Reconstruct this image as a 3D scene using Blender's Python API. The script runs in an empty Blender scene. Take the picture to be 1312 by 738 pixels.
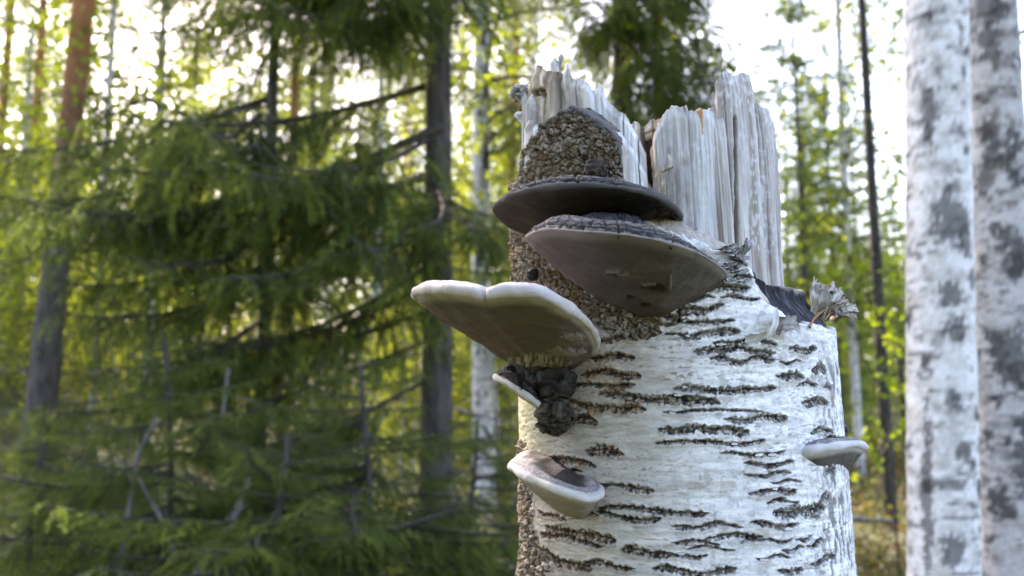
import bpy, math, random
import numpy as np
from mathutils import Vector

random.seed(7)
rng = np.random.default_rng(11)
sc = bpy.context.scene
C = sc.collection
R_ = math.radians

# ------------------------------------------------------------------ camera, sky, sun, exposure
CAMZ = 1.30; TILT = R_(7.2); F = 1150.0            # focal length in photograph pixels (1312 wide)
cam = bpy.data.cameras.new('camera'); camo = bpy.data.objects.new('camera', cam); C.objects.link(camo)
camo.location = (0, 0, CAMZ); camo.rotation_euler = (R_(90) + TILT, 0, 0)
cam.sensor_width = 36; cam.lens = 36 * F / 1312
cam.clip_start = 0.02; cam.clip_end = 2000
cam.dof.use_dof = True; cam.dof.focus_distance = 0.86; cam.dof.aperture_fstop = 5.2
sc.camera = camo

SUN_EL, SUN_AZ = 42.0, -28.0                       # azimuth from +Y, positive towards +X
w = bpy.data.worlds.new('World'); sc.world = w; w.use_nodes = True
nt = w.node_tree; bg = nt.nodes['Background']
sky = nt.nodes.new('ShaderNodeTexSky'); sky.sky_type = 'NISHITA'; sky.sun_disc = False
sky.sun_elevation = R_(SUN_EL); sky.sun_rotation = R_(SUN_AZ)
sky.dust_density = 2.5; sky.air_density = 1.0; sky.ozone_density = 1.0
nt.links.new(sky.outputs[0], bg.inputs[0]); bg.inputs[1].default_value = 0.15
sl = bpy.data.lights.new('sun', 'SUN'); so = bpy.data.objects.new('sun', sl); C.objects.link(so)
sl.energy = 4.5; sl.angle = R_(0.5); sl.color = (1.0, 0.93, 0.82)
sd = Vector((math.sin(R_(SUN_AZ)) * math.cos(R_(SUN_EL)), math.cos(R_(SUN_AZ)) * math.cos(R_(SUN_EL)), math.sin(R_(SUN_EL))))
so.rotation_euler = sd.to_track_quat('Z', 'Y').to_euler(); so.location = (-8, 15, 20)
sc.view_settings.view_transform = 'Standard'; sc.view_settings.look = 'None'
sc.view_settings.gamma = 1.0; sc.view_settings.use_curve_mapping = False
sc.view_settings.exposure = 2.7
sc.view_settings.use_white_balance = True; sc.view_settings.white_balance_temperature = 7000; sc.view_settings.white_balance_tint = 19
sc.render.engine = 'CYCLES'
cy = sc.cycles
cy.use_denoising = True; cy.denoiser = 'OPENIMAGEDENOISE'
cy.max_bounces = 7; cy.diffuse_bounces = 4; cy.glossy_bounces = 2; cy.transmission_bounces = 4; cy.transparent_max_bounces = 4
cy.sample_clamp_indirect = 6.0; cy.caustics_reflective = False; cy.caustics_refractive = False

# ------------------------------------------------------------------ numeric helpers
PERM = rng.permutation(256); PERM = np.concatenate([PERM, PERM, PERM])
HV = rng.random(256)
def vnoise(x, y, z=None):
    x = np.asarray(x, float); y = np.asarray(y, float)
    z = np.zeros_like(x) if z is None else np.asarray(z, float)
    xi = np.floor(x).astype(int); yi = np.floor(y).astype(int); zi = np.floor(z).astype(int)
    fx = x - xi; fy = y - yi; fz = z - zi
    fx = fx*fx*(3-2*fx); fy = fy*fy*(3-2*fy); fz = fz*fz*(3-2*fz)
    def h(a, b, c): return HV[PERM[PERM[PERM[a & 255] + (b & 255)] + (c & 255)]]
    r = 0
    for dz in (0, 1):
        for dy in (0, 1):
            for dx in (0, 1):
                r = r + h(xi+dx, yi+dy, zi+dz) * (fx if dx else 1-fx) * (fy if dy else 1-fy) * (fz if dz else 1-fz)
    return r
def fbm(x, y, z=None, o=4):
    r = 0; a = 0.5; s = 1.0; t = 0
    for i in range(o):
        r = r + a * vnoise(np.asarray(x)*s + 17.3*i, np.asarray(y)*s + 5.1*i, None if z is None else np.asarray(z)*s + 9.7*i)
        t += a; a *= 0.5; s *= 2.03
    return r / t
def sstep(a, b, x):
    t = np.clip((np.asarray(x, float) - a) / (b - a), 0, 1); return t*t*(3-2*t)
def voronoi(x, y, seed=0):
    xi = np.floor(x).astype(int); yi = np.floor(y).astype(int)
    f1 = np.full(x.shape, 9.0); f2 = np.full(x.shape, 9.0); cid = np.zeros(x.shape)
    for dx in (-1, 0, 1):
        for dy in (-1, 0, 1):
            a = (xi+dx+seed) & 255; b = (yi+dy) & 255
            hx = HV[PERM[PERM[a] + b]]; hy = HV[PERM[PERM[a + 37 & 255] + b]]; hc = HV[PERM[PERM[a + 91 & 255] + b]]
            d = np.hypot(xi+dx+hx - x, yi+dy+hy - y)
            m = d < f1
            f2 = np.where(m, f1, np.minimum(f2, d)); cid = np.where(m, hc, cid); f1 = np.where(m, d, f1)
    return f1, f2, cid
def polysd(x, y, poly):                               # signed distance, positive inside
    d = np.full(x.shape, 1e9); ins = np.zeros(x.shape, bool); n = len(poly)
    for i in range(n):
        x0, y0 = poly[i]; x1, y1 = poly[(i+1) % n]
        ex, ey = x1-x0, y1-y0
        t = np.clip(((x-x0)*ex + (y-y0)*ey) / (ex*ex+ey*ey+1e-9), 0, 1)
        d = np.minimum(d, np.hypot(x-x0-t*ex, y-y0-t*ey))
        if y0 != y1:
            c = ((y0 > y) != (y1 > y)) & (x < ex*(y-y0)/(y1-y0) + x0)
            ins ^= c
    return np.where(ins, d, -d)
def mix(a, b, t):
    t = np.asarray(t)[..., None]; return np.asarray(a)*(1-t) + np.asarray(b)*t

# photograph pixel -> place in the world
ct, st = math.cos(TILT), math.sin(TILT)
def ray(px, py):
    a = (np.asarray(px, float)-656)/F; b = (369-np.asarray(py, float))/F
    return np.stack([a, ct - b*st, st + b*ct], -1)
def at(px, py, Y):                                   # on the ray, at distance Y along the ground
    r = ray(px, py); k = np.asarray(Y, float)/r[..., 1]
    return r*k[..., None] + np.array([0, 0, CAMZ])
def proj(p):
    dx, dy, dz = p[..., 0], p[..., 1], p[..., 2]-CAMZ
    dep = dy*ct + dz*st
    return 656 + F*dx/dep, 369 - F*(-dy*st + dz*ct)/dep
def z_at(Y, py):
    v = (369-np.asarray(py, float))/F
    return CAMZ + Y*(v*ct + st)/(ct - v*st)

# ------------------------------------------------------------------ object helpers
def tag(o, label=None, cat=None, group=None, kind=None):
    for k, v in (('label', label), ('category', cat), ('group', group), ('kind', kind)):
        if v: o[k] = v
    return o
def empty(name, loc=(0, 0, 0), rz=0.0, label=None, cat=None, group=None):
    o = bpy.data.objects.new(name, None); C.objects.link(o)
    o.location = loc; o.rotation_euler = (0, 0, rz); o.empty_display_size = 0.1
    return tag(o, label, cat, group)
def mesh(name, v, f, mat, col=None, smooth=True):
    v = np.asarray(v, np.float32).reshape(-1, 3); f = np.asarray(f, np.int32)
    me = bpy.data.meshes.new(name); n = f.shape[1]
    me.vertices.add(len(v)); me.vertices.foreach_set('co', v.ravel())
    me.loops.add(f.size); me.loops.foreach_set('vertex_index', f.ravel())
    me.polygons.add(len(f)); me.polygons.foreach_set('loop_start', np.arange(0, f.size, n, dtype=np.int32))
    if smooth: me.polygons.foreach_set('use_smooth', np.ones(len(f), bool))
    else: me.polygons.foreach_set('use_smooth', np.zeros(len(f), bool))
    if col is not None:
        a = me.attributes.new('Col', 'FLOAT_COLOR', 'POINT')
        cc = np.ones((len(v), 4), np.float32); cc[:, :3] = np.clip(np.asarray(col).reshape(-1, 3), 0, 1); a.data.foreach_set('color', cc.ravel())
    me.update(calc_edges=True); me.materials.append(mat)
    return me
def obj(name, me, parent=None):
    o = bpy.data.objects.new(name, me); C.objects.link(o)
    if parent is not None: o.parent = parent
    return o
def gridf(nu, nv, wrap=False):
    i = np.arange(nu if wrap else nu-1); j = np.arange(nv-1)
    I, J = np.meshgrid(i, j, indexing='ij'); I2 = (I+1) % nu
    return np.stack([I*nv+J, I2*nv+J, I2*nv+J+1, I*nv+J+1], -1).reshape(-1, 4)
def sub(v, f, col, keep):                            # only the faces in keep
    f = f[keep]; u, inv = np.unique(f, return_inverse=True)
    return v[u], inv.reshape(f.shape), (None if col is None else col[u])
def frames(P):
    T = np.gradient(P, axis=0); T /= np.linalg.norm(T, axis=1)[:, None] + 1e-12
    ref = np.where(np.abs(T[:, 2:3]) > 0.9, np.array([[1.0, 0, 0]]), np.array([[0, 0, 1.0]]))
    A = np.cross(T, ref); A /= np.linalg.norm(A, axis=1)[:, None] + 1e-12
    return T, A, np.cross(T, A)
def tube(P, r, n=6):
    P = np.asarray(P, float); r = np.broadcast_to(np.asarray(r, float), (len(P),))
    T, A, B = frames(P); a = np.arange(n)*2*math.pi/n
    v = P[:, None] + r[:, None, None]*(np.cos(a)[None, :, None]*A[:, None] + np.sin(a)[None, :, None]*B[:, None])
    m = len(P); I, J = np.meshgrid(np.arange(m-1), np.arange(n), indexing='ij'); J2 = (J+1) % n
    f = np.stack([I*n+J, I*n+J2, (I+1)*n+J2, (I+1)*n+J], -1).reshape(-1, 4)
    return v.reshape(-1, 3), f
class Bag:
    def __init__(s): s.v = []; s.f = []; s.c = []; s.n = 0
    def add(s, v, f, c=None):
        v = np.asarray(v).reshape(-1, 3); s.v.append(v); s.f.append(np.asarray(f)+s.n); s.n += len(v)
        if c is not None: s.c.append(np.broadcast_to(np.asarray(c), (len(v), 3)))
    def mesh(s, name, mat, smooth=True):
        return mesh(name, np.concatenate(s.v), np.concatenate(s.f), mat, np.concatenate(s.c) if s.c else None, smooth)

# ------------------------------------------------------------------ materials
def mat_new(name):
    m = bpy.data.materials.new(name); m.use_nodes = True; n = m.node_tree
    return m, n, n.nodes['Principled BSDF'], n.links
def mat_attr(name, rough=0.85, vary=0.25, vscale=300, stretch=(1, 1, 1), bscale=600, bump=0.25, bdist=0.001, spec=0.2):
    m, n, b, L = mat_new(name)
    at_ = n.nodes.new('ShaderNodeAttribute'); at_.attribute_name = 'Col'
    tc = n.nodes.new('ShaderNodeTexCoord'); mp = n.nodes.new('ShaderNodeMapping'); mp.inputs['Scale'].default_value = stretch
    L.new(tc.outputs['Object'], mp.inputs[0])
    nz = n.nodes.new('ShaderNodeTexNoise'); nz.inputs['Scale'].default_value = vscale; nz.inputs['Detail'].default_value = 4
    L.new(mp.outputs[0], nz.inputs['Vector'])
    mr = n.nodes.new('ShaderNodeMapRange'); mr.inputs[1].default_value = 0.25; mr.inputs[2].default_value = 0.75
    mr.inputs[3].default_value = 1-vary; mr.inputs[4].default_value = 1+vary
    L.new(nz.outputs[0], mr.inputs[0])
    mx = n.nodes.new('ShaderNodeVectorMath'); mx.operation = 'SCALE'
    L.new(at_.outputs['Color'], mx.inputs[0]); L.new(mr.outputs[0], mx.inputs['Scale'])
    L.new(mx.outputs[0], b.inputs['Base Color'])
    b.inputs['Roughness'].default_value = rough; b.inputs['Specular IOR Level'].default_value = spec
    n2 = n.nodes.new('ShaderNodeTexNoise'); n2.inputs['Scale'].default_value = bscale; n2.inputs['Detail'].default_value = 3
    L.new(mp.outputs[0], n2.inputs['Vector'])
    bp = n.nodes.new('ShaderNodeBump'); bp.inputs['Strength'].default_value = bump; bp.inputs['Distance'].default_value = bdist
    L.new(n2.outputs[0], bp.inputs['Height']); L.new(bp.outputs[0], b.inputs['Normal'])
    return m
def mat_leaf(name, c1, c2, scale=2.0, trans=0.4, tcol=None, attr=False, rough=0.55):
    m, n, b, L = mat_new(name)
    tc = n.nodes.new('ShaderNodeTexCoord'); nz = n.nodes.new('ShaderNodeTexNoise'); nz.inputs['Scale'].default_value = scale; nz.inputs['Detail'].default_value = 3
    L.new(tc.outputs['Object'], nz.inputs['Vector'])
    oi = n.nodes.new('ShaderNodeObjectInfo')
    ad = n.nodes.new('ShaderNodeMath'); ad.operation = 'MULTIPLY_ADD'; ad.inputs[1].default_value = 0.5; 
    L.new(oi.outputs['Random'], ad.inputs[0]); L.new(nz.outputs[0], ad.inputs[2])
    cr = n.nodes.new('ShaderNodeValToRGB'); cr.color_ramp.elements[0].position = 0.42; cr.color_ramp.elements[1].position = 1.0
    cr.color_ramp.elements[0].color = (*c1, 1); cr.color_ramp.elements[1].color = (*c2, 1)
    L.new(ad.outputs[0], cr.inputs[0]); src = cr.outputs[0]
    if attr:
        a = n.nodes.new('ShaderNodeAttribute'); a.attribute_name = 'Col'; src = a.outputs['Color']
    L.new(src, b.inputs['Base Color']); b.inputs['Roughness'].default_value = rough; b.inputs['Specular IOR Level'].default_value = 0.3
    t = n.nodes.new('ShaderNodeBsdfTranslucent')
    hs = n.nodes.new('ShaderNodeHueSaturation'); hs.inputs['Saturation'].default_value = 1.06; hs.inputs['Value'].default_value = 1.6
    L.new(src, hs.inputs['Color']); L.new(hs.outputs[0], t.inputs['Color'])
    ms = n.nodes.new('ShaderNodeMixShader'); ms.inputs[0].default_value = trans
    L.new(b.outputs[0], ms.inputs[1]); L.new(t.outputs[0], ms.inputs[2])
    L.new(ms.outputs[0], n.nodes['Material Output'].inputs[0])
    return m
def mat_bark(name, c1, c2, c3=None, zmid=0, zr=1, scale=(14, 14, 3), rough=0.9):
    m, n, b, L = mat_new(name)
    tc = n.nodes.new('ShaderNodeTexCoord'); mp = n.nodes.new('ShaderNodeMapping'); mp.inputs['Scale'].default_value = scale
    L.new(tc.outputs['Object'], mp.inputs[0])
    nz = n.nodes.new('ShaderNodeTexNoise'); nz.inputs['Scale'].default_value = 1.6; nz.inputs['Detail'].default_value = 6; nz.inputs['Roughness'].default_value = 0.65
    L.new(mp.outputs[0], nz.inputs['Vector'])
    cr = n.nodes.new('ShaderNodeValToRGB'); cr.color_ramp.elements[0].position = 0.33; cr.color_ramp.elements[1].position = 0.68
    cr.color_ramp.elements[0].color = (*c1, 1); cr.color_ramp.elements[1].color = (*c2, 1)
    L.new(nz.outputs[0], cr.inputs[0]); src = cr.outputs[0]
    if c3:
        sp = n.nodes.new('ShaderNodeSeparateXYZ'); L.new(tc.outputs['Object'], sp.inputs[0])
        mr = n.nodes.new('ShaderNodeMapRange'); mr.inputs[1].default_value = zmid-zr; mr.inputs[2].default_value = zmid+zr
        L.new(sp.outputs[2], mr.inputs[0])
        mx = n.nodes.new('ShaderNodeMix'); mx.data_type = 'RGBA'; L.new(mr.outputs[0], mx.inputs[0]); L.new(src, mx.inputs[6])
        c_ = n.nodes.new('ShaderNodeValToRGB'); c_.color_ramp.elements[0].color = (*[q*0.6 for q in c3], 1); c_.color_ramp.elements[1].color = (*c3, 1)
        L.new(nz.outputs[0], c_.inputs[0]); L.new(c_.outputs[0], mx.inputs[7]); src = mx.outputs[2]
    L.new(src, b.inputs['Base Color']); b.inputs['Roughness'].default_value = rough; b.inputs['Specular IOR Level'].default_value = 0.15
    bp = n.nodes.new('ShaderNodeBump'); bp.inputs['Strength'].default_value = 0.8; bp.inputs['Distance'].default_value = 0.02
    L.new(nz.outputs[0], bp.inputs['Height']); L.new(bp.outputs[0], b.inputs['Normal'])
    return m
M = dict(
    birch=mat_attr('birch_bark', 0.75, 0.10, 160, (1, 1, 2.5), 420, 0.35, 0.0012),
    fissure=mat_attr('bark_fissure', 0.95, 0.35, 420, (1, 1, 1.6), 700, 0.6, 0.0012),
    wood=mat_attr('weathered_wood', 0.85, 0.22, 260, (1, 1, 0.07), 420, 0.6, 0.0015),
    crust=mat_attr('fungus_crust', 0.7, 0.35, 350, (1, 1, 1), 500, 0.5, 0.001, 0.3),
    pore=mat_attr('fungus_pores', 0.9, 0.08, 90, (1, 1, 1), 900, 0.25, 0.0006, 0.15),
    far_birch=mat_attr('standing_birch_bark', 0.8, 0.15, 40, (1, 1, 3), 120, 0.4, 0.004),
    spruce_bark=mat_bark('spruce_bark', (0.034, 0.030, 0.028), (0.125, 0.112, 0.103)),
    dead_bark=mat_bark('dead_wood_grey', (0.07, 0.066, 0.06), (0.21, 0.20, 0.18)),
    dark_bark=mat_bark('dark_thin_bark', (0.022, 0.019, 0.017), (0.08, 0.07, 0.062)),
    pine_bark=mat_bark('pine_bark', (0.042, 0.036, 0.033), (0.13, 0.115, 0.105), (0.36, 0.155, 0.065), 3.3, 1.0),
    branch=mat_bark('branch_bark', (0.03, 0.026, 0.022), (0.11, 0.095, 0.08), scale=(9, 9, 9)),
    needles=mat_leaf('spruce_needles', (0, 0, 0), (0, 0, 0), 3.0, 0.40, attr=True),
    far_needles=mat_leaf('far_spruce_needles', (0.036, 0.068, 0.012), (0.10, 0.145, 0.022), 0.6, 0.40),
    pine_needles=mat_leaf('pine_crown_needles', (0.04, 0.066, 0.014), (0.12, 0.15, 0.032), 0.6, 0.40),
    leaves=mat_leaf('birch_leaves', (0.095, 0.13, 0.014), (0.215, 0.24, 0.026), 0.7, 0.54),
    sapling=mat_leaf('sapling_leaves', (0.13, 0.185, 0.014), (0.22, 0.26, 0.02), 4, 0.5),
    shrub=mat_leaf('undergrowth_leaves', (0, 0, 0), (0, 0, 0), 4, 0.35, attr=True),
    orange=mat_leaf('dry_needle', (0.35, 0.16, 0.04), (0.45, 0.22, 0.06), 50, 0.2),
)
def mat_ground():
    m, n, b, L = mat_new('forest_floor')
    tc = n.nodes.new('ShaderNodeTexCoord')
    nz = n.nodes.new('ShaderNodeTexNoise'); nz.inputs['Scale'].default_value = 1.3; nz.inputs['Detail'].default_value = 8
    n2 = n.nodes.new('ShaderNodeTexNoise'); n2.inputs['Scale'].default_value = 14; n2.inputs['Detail'].default_value = 6
    L.new(tc.outputs['Object'], nz.inputs['Vector']); L.new(tc.outputs['Object'], n2.inputs['Vector'])
    cr = n.nodes.new('ShaderNodeValToRGB'); e = cr.color_ramp.elements
    e[0].position = 0.3; e[0].color = (0.030, 0.023, 0.011, 1); e[1].position = 0.7; e[1].color = (0.062, 0.072, 0.015, 1)
    k = e.new(0.5); k.color = (0.048, 0.054, 0.012, 1)
    ad = n.nodes.new('ShaderNodeMath'); ad.operation = 'MULTIPLY_ADD'; ad.inputs[1].default_value = 0.5; ad.inputs[2].default_value = 0.0
    L.new(n2.outputs[0], ad.inputs[0]); a2 = n.nodes.new('ShaderNodeMath'); a2.operation = 'MULTIPLY_ADD'; a2.inputs[1].default_value = 0.5
    L.new(nz.outputs[0], a2.inputs[0]); L.new(ad.outputs[0], a2.inputs[2]); L.new(a2.outputs[0], cr.inputs[0])
    L.new(cr.outputs[0], b.inputs['Base Color']); b.inputs['Roughness'].default_value = 0.95
    bp = n.nodes.new('ShaderNodeBump'); bp.inputs['Strength'].default_value = 1; bp.inputs['Distance'].default_value = 0.05
    L.new(n2.outputs[0], bp.inputs['Height']); L.new(bp.outputs[0], b.inputs['Normal'])
    return m

# ------------------------------------------------------------------ ground
def gz(x, y):
    x = np.asarray(x, float); y = np.asarray(y, float)
    wl = sstep(2.5, -6.0, x + 0.12*y)
    t = np.maximum(0, y-6.0)
    z = t*(0.035 + 0.165*wl); z = 4.5*np.tanh(z/4.5)
    return z + 0.12*(vnoise(x*0.7+40, y*0.7+40)-0.5) + 0.05*(vnoise(x*2.3, y*2.3)-0.5)
def build_ground():
    u = np.sinh(np.linspace(-5.2, 5.2, 200)); u = u/u.max()*400
    X, Y = np.meshgrid(u, u + 6, indexing='ij')
    v = np.stack([X, Y, gz(X, Y)], -1)
    o = obj('ground', mesh('ground', v, gridf(200, 200), mat_ground())); tag(o, kind='structure')
    o['label'] = 'mossy forest floor rising gently behind the stump'
build_ground()

# ------------------------------------------------------------------ the broken birch stump
AZ0 = R_(10.37); DAX = 1.068; AX = DAX*math.sin(AZ0); AY = DAX*math.cos(AZ0); RR = 0.1815
def cdir(th): return np.stack([np.sin(th-AZ0), -np.cos(th-AZ0)], -1)
def on_cyl(px, py, r=RR):                            # photograph pixel -> (theta, z) on the cylinder of radius r
    d = ray(px, py); dx, dy = d[..., 0], d[..., 1]; z = CAMZ
    for _ in range(4):
        ax = AX + lean(z)
        a = dx*dx+dy*dy; b = -(dx*ax+dy*AY); c = ax*ax+AY*AY-r*r
        disc = b*b-a*c; ok = disc > 0
        k = np.where(ok, (-b-np.sqrt(np.maximum(disc, 0)))/a, -b/a)
        z = CAMZ + d[..., 2]*k
    hx, hy = dx*k-ax, dy*k-AY
    return np.arctan2(hx, -hy)+AZ0, z
def lean(z): return -0.036*(np.asarray(z, float)-1.22)*sstep(0, 1, z)
def cyl(th, z, r):
    d = cdir(th); z = np.asarray(z, float) + 0*d[..., 0]
    return np.stack([AX+lean(z)+d[..., 0]*r, AY+d[..., 1]*r, z], -1)

stump = empty('birch_stump', (AX, AY, 0), 0, 'thick broken white birch stump with splintered grey wood top and bracket fungi', 'stump')
S0 = np.array([AX, AY, 0.0])

LENT = [  # x0, y0, x1, y1, half thickness (photo pixels), brown 0..1
 (758,413,800,411,3,.9),(790,418,846,428,8,.9),(842,416,882,414,3,.3),(764,437,816,435,4,.8),(757,458,812,457,5,.8),(745,478,820,481,5,.85),
 (730,494,812,494,4,.8),(768,507,885,514,6,.5),(730,517,826,527,6,.85),(725,535,764,541,8,.95),(851,527,975,526,2.2,.1),(845,550,958,551,6,.15),
 (842,566,979,566,3.2,.15),(851,430,880,428,2,.2),(862,414,940,413,4,.1),(862,430,947,425,5,.1),(915,438,993,440,4,.1),(890,449,992,450,5,.1),
 (960,459,992,461,5,.05),(912,462,958,463,5,.1),(1012,449,1046,450,5,.0),(1001,466,1024,465,2.5,.0),(995,481,1028,482,7,.0),(1040,473,1058,473,8,.0),
 (1022,494,1047,492,4,.1),(1056,497,1066,495,5,.1),(865,500,993,499,5,.2),(858,510,921,518,6,.25),(929,538,1008,535,5,.1),(1028,516,1060,514,6,.05),
 (1039,553,1065,551,5,.1),(1058,565,1076,562,8,.1),(925,582,1005,580,3,.1),(955,595,1016,594,3.2,.05),(955,609,1012,606,3.2,.05),(988,617,1026,615,2.2,.05),
 (961,632,1019,628,5,.15),(984,643,1022,642,3.5,.05),(962,672,1022,674,5,.05),(992,661,1024,655,9,.0),(1026,658,1056,652,10,.0),(862,673,950,674,4,.2),
 (905,687,975,686,4.5,.15),(950,694,976,690,4.5,.1),(977,694,1014,692,2.5,.05),(1021,694,1040,690,3,.05),(1003,707,1028,702,3.2,.05),(971,715,1010,713,2.6,.05),
 (862,692,920,695,3.2,.2),(881,703,940,703,2.2,.1),(862,711,905,713,4,.2),(838,729,942,733,5.5,.2),(998,735,1028,732,5,.0),(680,580,762,597,5,.9),
 (752,577,798,580,7,.95),(755,622,836,628,5,.6),(767,650,906,657,4.5,.4),(765,658,846,668,4.5,.3),(684,628,766,664,4.5,.85),(691,654,725,667,3.5,.8),
 (700,674,788,693,6,.8),(693,681,770,698,4,.7),(750,718,812,728,5,.5),(797,704,864,712,6,.35),(693,706,758,731,7,.85),(1034,700,1054,694,4,.0),
 (1040,722,1070,712,5,.0),(1050,640,1062,634,8,.0),(1058,604,1070,600,6,.0),(880,744,960,750,5,.2),(760,748,850,756,5,.4),(700,600,745,607,2.5,.8),
 (918,346,958,340,5,.1),(930,358,966,354,4,.05),(905,372,960,368,5,.1),(925,381,972,383,3,.05),(868,402,925,392,6,.15),(845,408,880,405,4,.3),(940,334,962,331,4,.0),(885,386,915,380,3,.1)]
BT = np.array([(560,245),(640,240),(664,235),(670,200),(680,178),(690,168),(705,150),(722,141),(738,137),(755,147),(775,160),(790,172),(796,200),(799,240),(805,262),(830,285),
  (870,300),(915,318),(930,322),(945,330),(955,334),(962,347),(968,360),(975,377),(985,390),(998,403),(1012,411),(1035,415),(1055,420),(1080,425),(1200,425)], float)
ROUGH = [[(640,300),(645,235),(668,165),(738,128),(803,172),(804,240),(720,300)],
         [(640,285),(690,296),(745,370),(795,396),(852,404),(848,430),(800,434),(762,418),(735,395),(640,380)],
         [(600,560),(676,566),(682,600),(682,650),(694,695),(716,760),(600,760)]]
def build_bark():
    ths = np.concatenate([np.linspace(-math.pi, -1.58, 40)[:-1], np.linspace(-1.58, 1.58, 560), np.linspace(1.58, math.pi, 40)[1:-1]])
    zs = np.concatenate([np.linspace(-0.1, 1.075, 40)[:-1], np.linspace(1.075, 1.66, 560)])
    nu, nv = len(ths), len(zs)
    TH, Z = np.meshgrid(ths, zs, indexing='ij')
    thc = np.clip(TH, -1.36, 1.36); s = TH*RR
    px, py = proj(cyl(thc, Z, RR))
    # ---- outline of the torn upper edge
    e = 7*(fbm(s*220, Z*60)-0.5) + 9*(fbm(s*60, Z*60)-0.5)
    above = np.interp(px, BT[:, 0], BT[:, 1]) - py + e
    # ---- scaly thick bark
    rough = np.zeros_like(s)
    nz1 = 16*(fbm(s*70, Z*70)-0.5)
    for pl in ROUGH: rough = np.maximum(rough, sstep(-3, 3, polysd(px, py, pl)+nz1))
    back = sstep(1.3, 1.7, np.abs(TH))
    rough = np.maximum(rough, back*sstep(.45, .55, fbm(s*6, Z*6)))
    wx = s*128 + 1.7*fbm(s*110, Z*110); wy = Z*165 + 1.7*fbm(s*110+9, Z*110)
    f1, f2, cid = voronoi(wx, wy)
    g1, g2, gid = voronoi(wx*2.1+3, wy*2.1, 50)
    ed = sstep(0.03, 0.10+0.16*fbm(s*50+2, Z*50), f2-f1)
    # ---- base displacement and colour
    h = 0.0016*(fbm(s*18, Z*26)-0.5) + 0.0012*(fbm(s*30, Z*150)-0.5) + 0.0005*(fbm(s*220, Z*420)-0.5)
    white = mix((0.40, 0.37, 0.325), (0.79, 0.78, 0.785), sstep(760, 930, px + 130*(fbm(s*16, Z*16)-0.5)))  # beige left, white right; some of the left side's shade is in this colour
    streak = fbm(s*14, Z*170); spk = fbm(s*260, Z*480)
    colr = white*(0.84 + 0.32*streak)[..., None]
    colr = mix(colr, (0.40, 0.33, 0.25), 0.5*sstep(0.60, 0.75, fbm(s*26+4, Z*130+8)))
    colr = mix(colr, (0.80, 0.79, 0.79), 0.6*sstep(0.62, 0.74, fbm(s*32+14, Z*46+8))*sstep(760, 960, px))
    colr = mix(colr, (0.22, 0.20, 0.18), 0.45*sstep(0.66, 0.76, spk))
    colr = mix(colr, (0.36, 0.36, 0.17), 0.55*sstep(720, 668, px)*sstep(440, 500, py)*sstep(620, 560, py))
    # thin hairline seams where the paper splits
    hl = np.abs(fbm(s*9+31, Z*90+2) - 0.5); hm = sstep(0.010, 0.002, hl)*sstep(.45, .62, fbm(s*24+60, Z*30))
    h -= 0.0006*hm; colr = mix(colr, (0.20, 0.17, 0.14), 0.7*hm)
    # papery layers: terraces with thin lifted edges, step shadows painted into the colour
    tn = fbm(s*11+70, Z*30+3, o=5)*9; lay = np.floor(tn); fr = tn-lay
    tone = HV[(lay.astype(int)*37) & 255]
    colr = colr*(0.86+0.26*tone)[..., None]; h += 0.0005*sstep(0, .06, fr) - 0.0005*sstep(.94, 1, fr)
    colr = mix(colr, (0.33, 0.27, 0.21), 0.5*sstep(.10, 0, fr)*sstep(.4, .6, fbm(s*80, Z*80+9)))
    wr = fbm(s*55+9, Z*320, o=4); colr = colr*(0.88+0.24*sstep(.3, .7, wr))[..., None]; h += 0.0006*(wr-.5)
    # ---- dark horizontal lenticels / fissures
    lid = np.full(s.shape, -1); lm = np.zeros_like(s)
    crumb = fbm(s*430, Z*380, o=4); cr2 = fbm(s*150+7, Z*300)
    vsp = sstep(.62, .72, fbm(s*520+3, Z*70+5, o=2)); fleck = sstep(.60, .68, fbm(s*380+50, Z*420+5, o=3))
    L = [l for l in LENT]
    ths0 = []
    for (x0, y0, x1, y1, ht, br) in L:
        t0, z0 = on_cyl(np.array([x0, x1], float), np.array([y0, y1], float))
        ths0.append((t0[0]-.01, z0[0], t0[1]+.01, z0[1], ht*0.00066, br))
    for k in range(46):                              # the far side and the hidden foot of the stump
        t0 = random.uniform(1.45, 4.6); z0 = random.uniform(.1, 1.35); wd = random.uniform(.15, .5)
        t0 = (t0+math.pi) % (2*math.pi)-math.pi
        if t0+wd < math.pi: ths0.append((t0, z0, t0+wd, z0+random.uniform(-.01, .01), random.uniform(.002, .005), .2))
    for k in range(26):
        t0 = random.uniform(-1.2, 1.0); z0 = random.uniform(.1, 1.06)
        ths0.append((t0, z0, t0+random.uniform(.15, .5), z0, random.uniform(.003, .006), .2))
    depth = np.zeros_like(s)
    ragged = np.clip(0.15 + 1.0*fbm(s*45, Z*60+3) + 1.3*(fbm(s*330, Z*200+3)-.5) , .05, 2)
    comb = 0.5 + 0.5*np.sin(s*2*math.pi/0.0062 + 6*fbm(s*40, Z*20)*3)
    for k, (t0, z0, t1, z1, ht, br) in enumerate(ths0):
        sel = (TH > t0-0.1) & (TH < t1+0.1) & (np.abs(Z-(z0+z1)/2) < 0.045)
        if not sel.any(): continue
        u = (TH[sel]-t0)/(t1-t0)
        zc = z0 + (z1-z0)*u + 0.0016*np.sin(u*7+k) + 0.003*(vnoise(s[sel]*60, np.full(u.shape, k*3.1))-0.5)
        env = np.clip(np.minimum(u, 1-u)*(t1-t0)*RR/0.010, -0.6, 1)
        env = np.where(env > 0, np.sqrt(np.maximum(env, 0)), env)
        hh = ht*(env*ragged[sel]*(1.0+0.35*comb[sel]) + 0.25*env)
        dz = Z[sel]-zc
        m = sstep(0.0006, -0.0006, np.abs(dz)-hh)
        cb = 0.6*crumb[sel]+0.4*cr2[sel]
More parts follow.
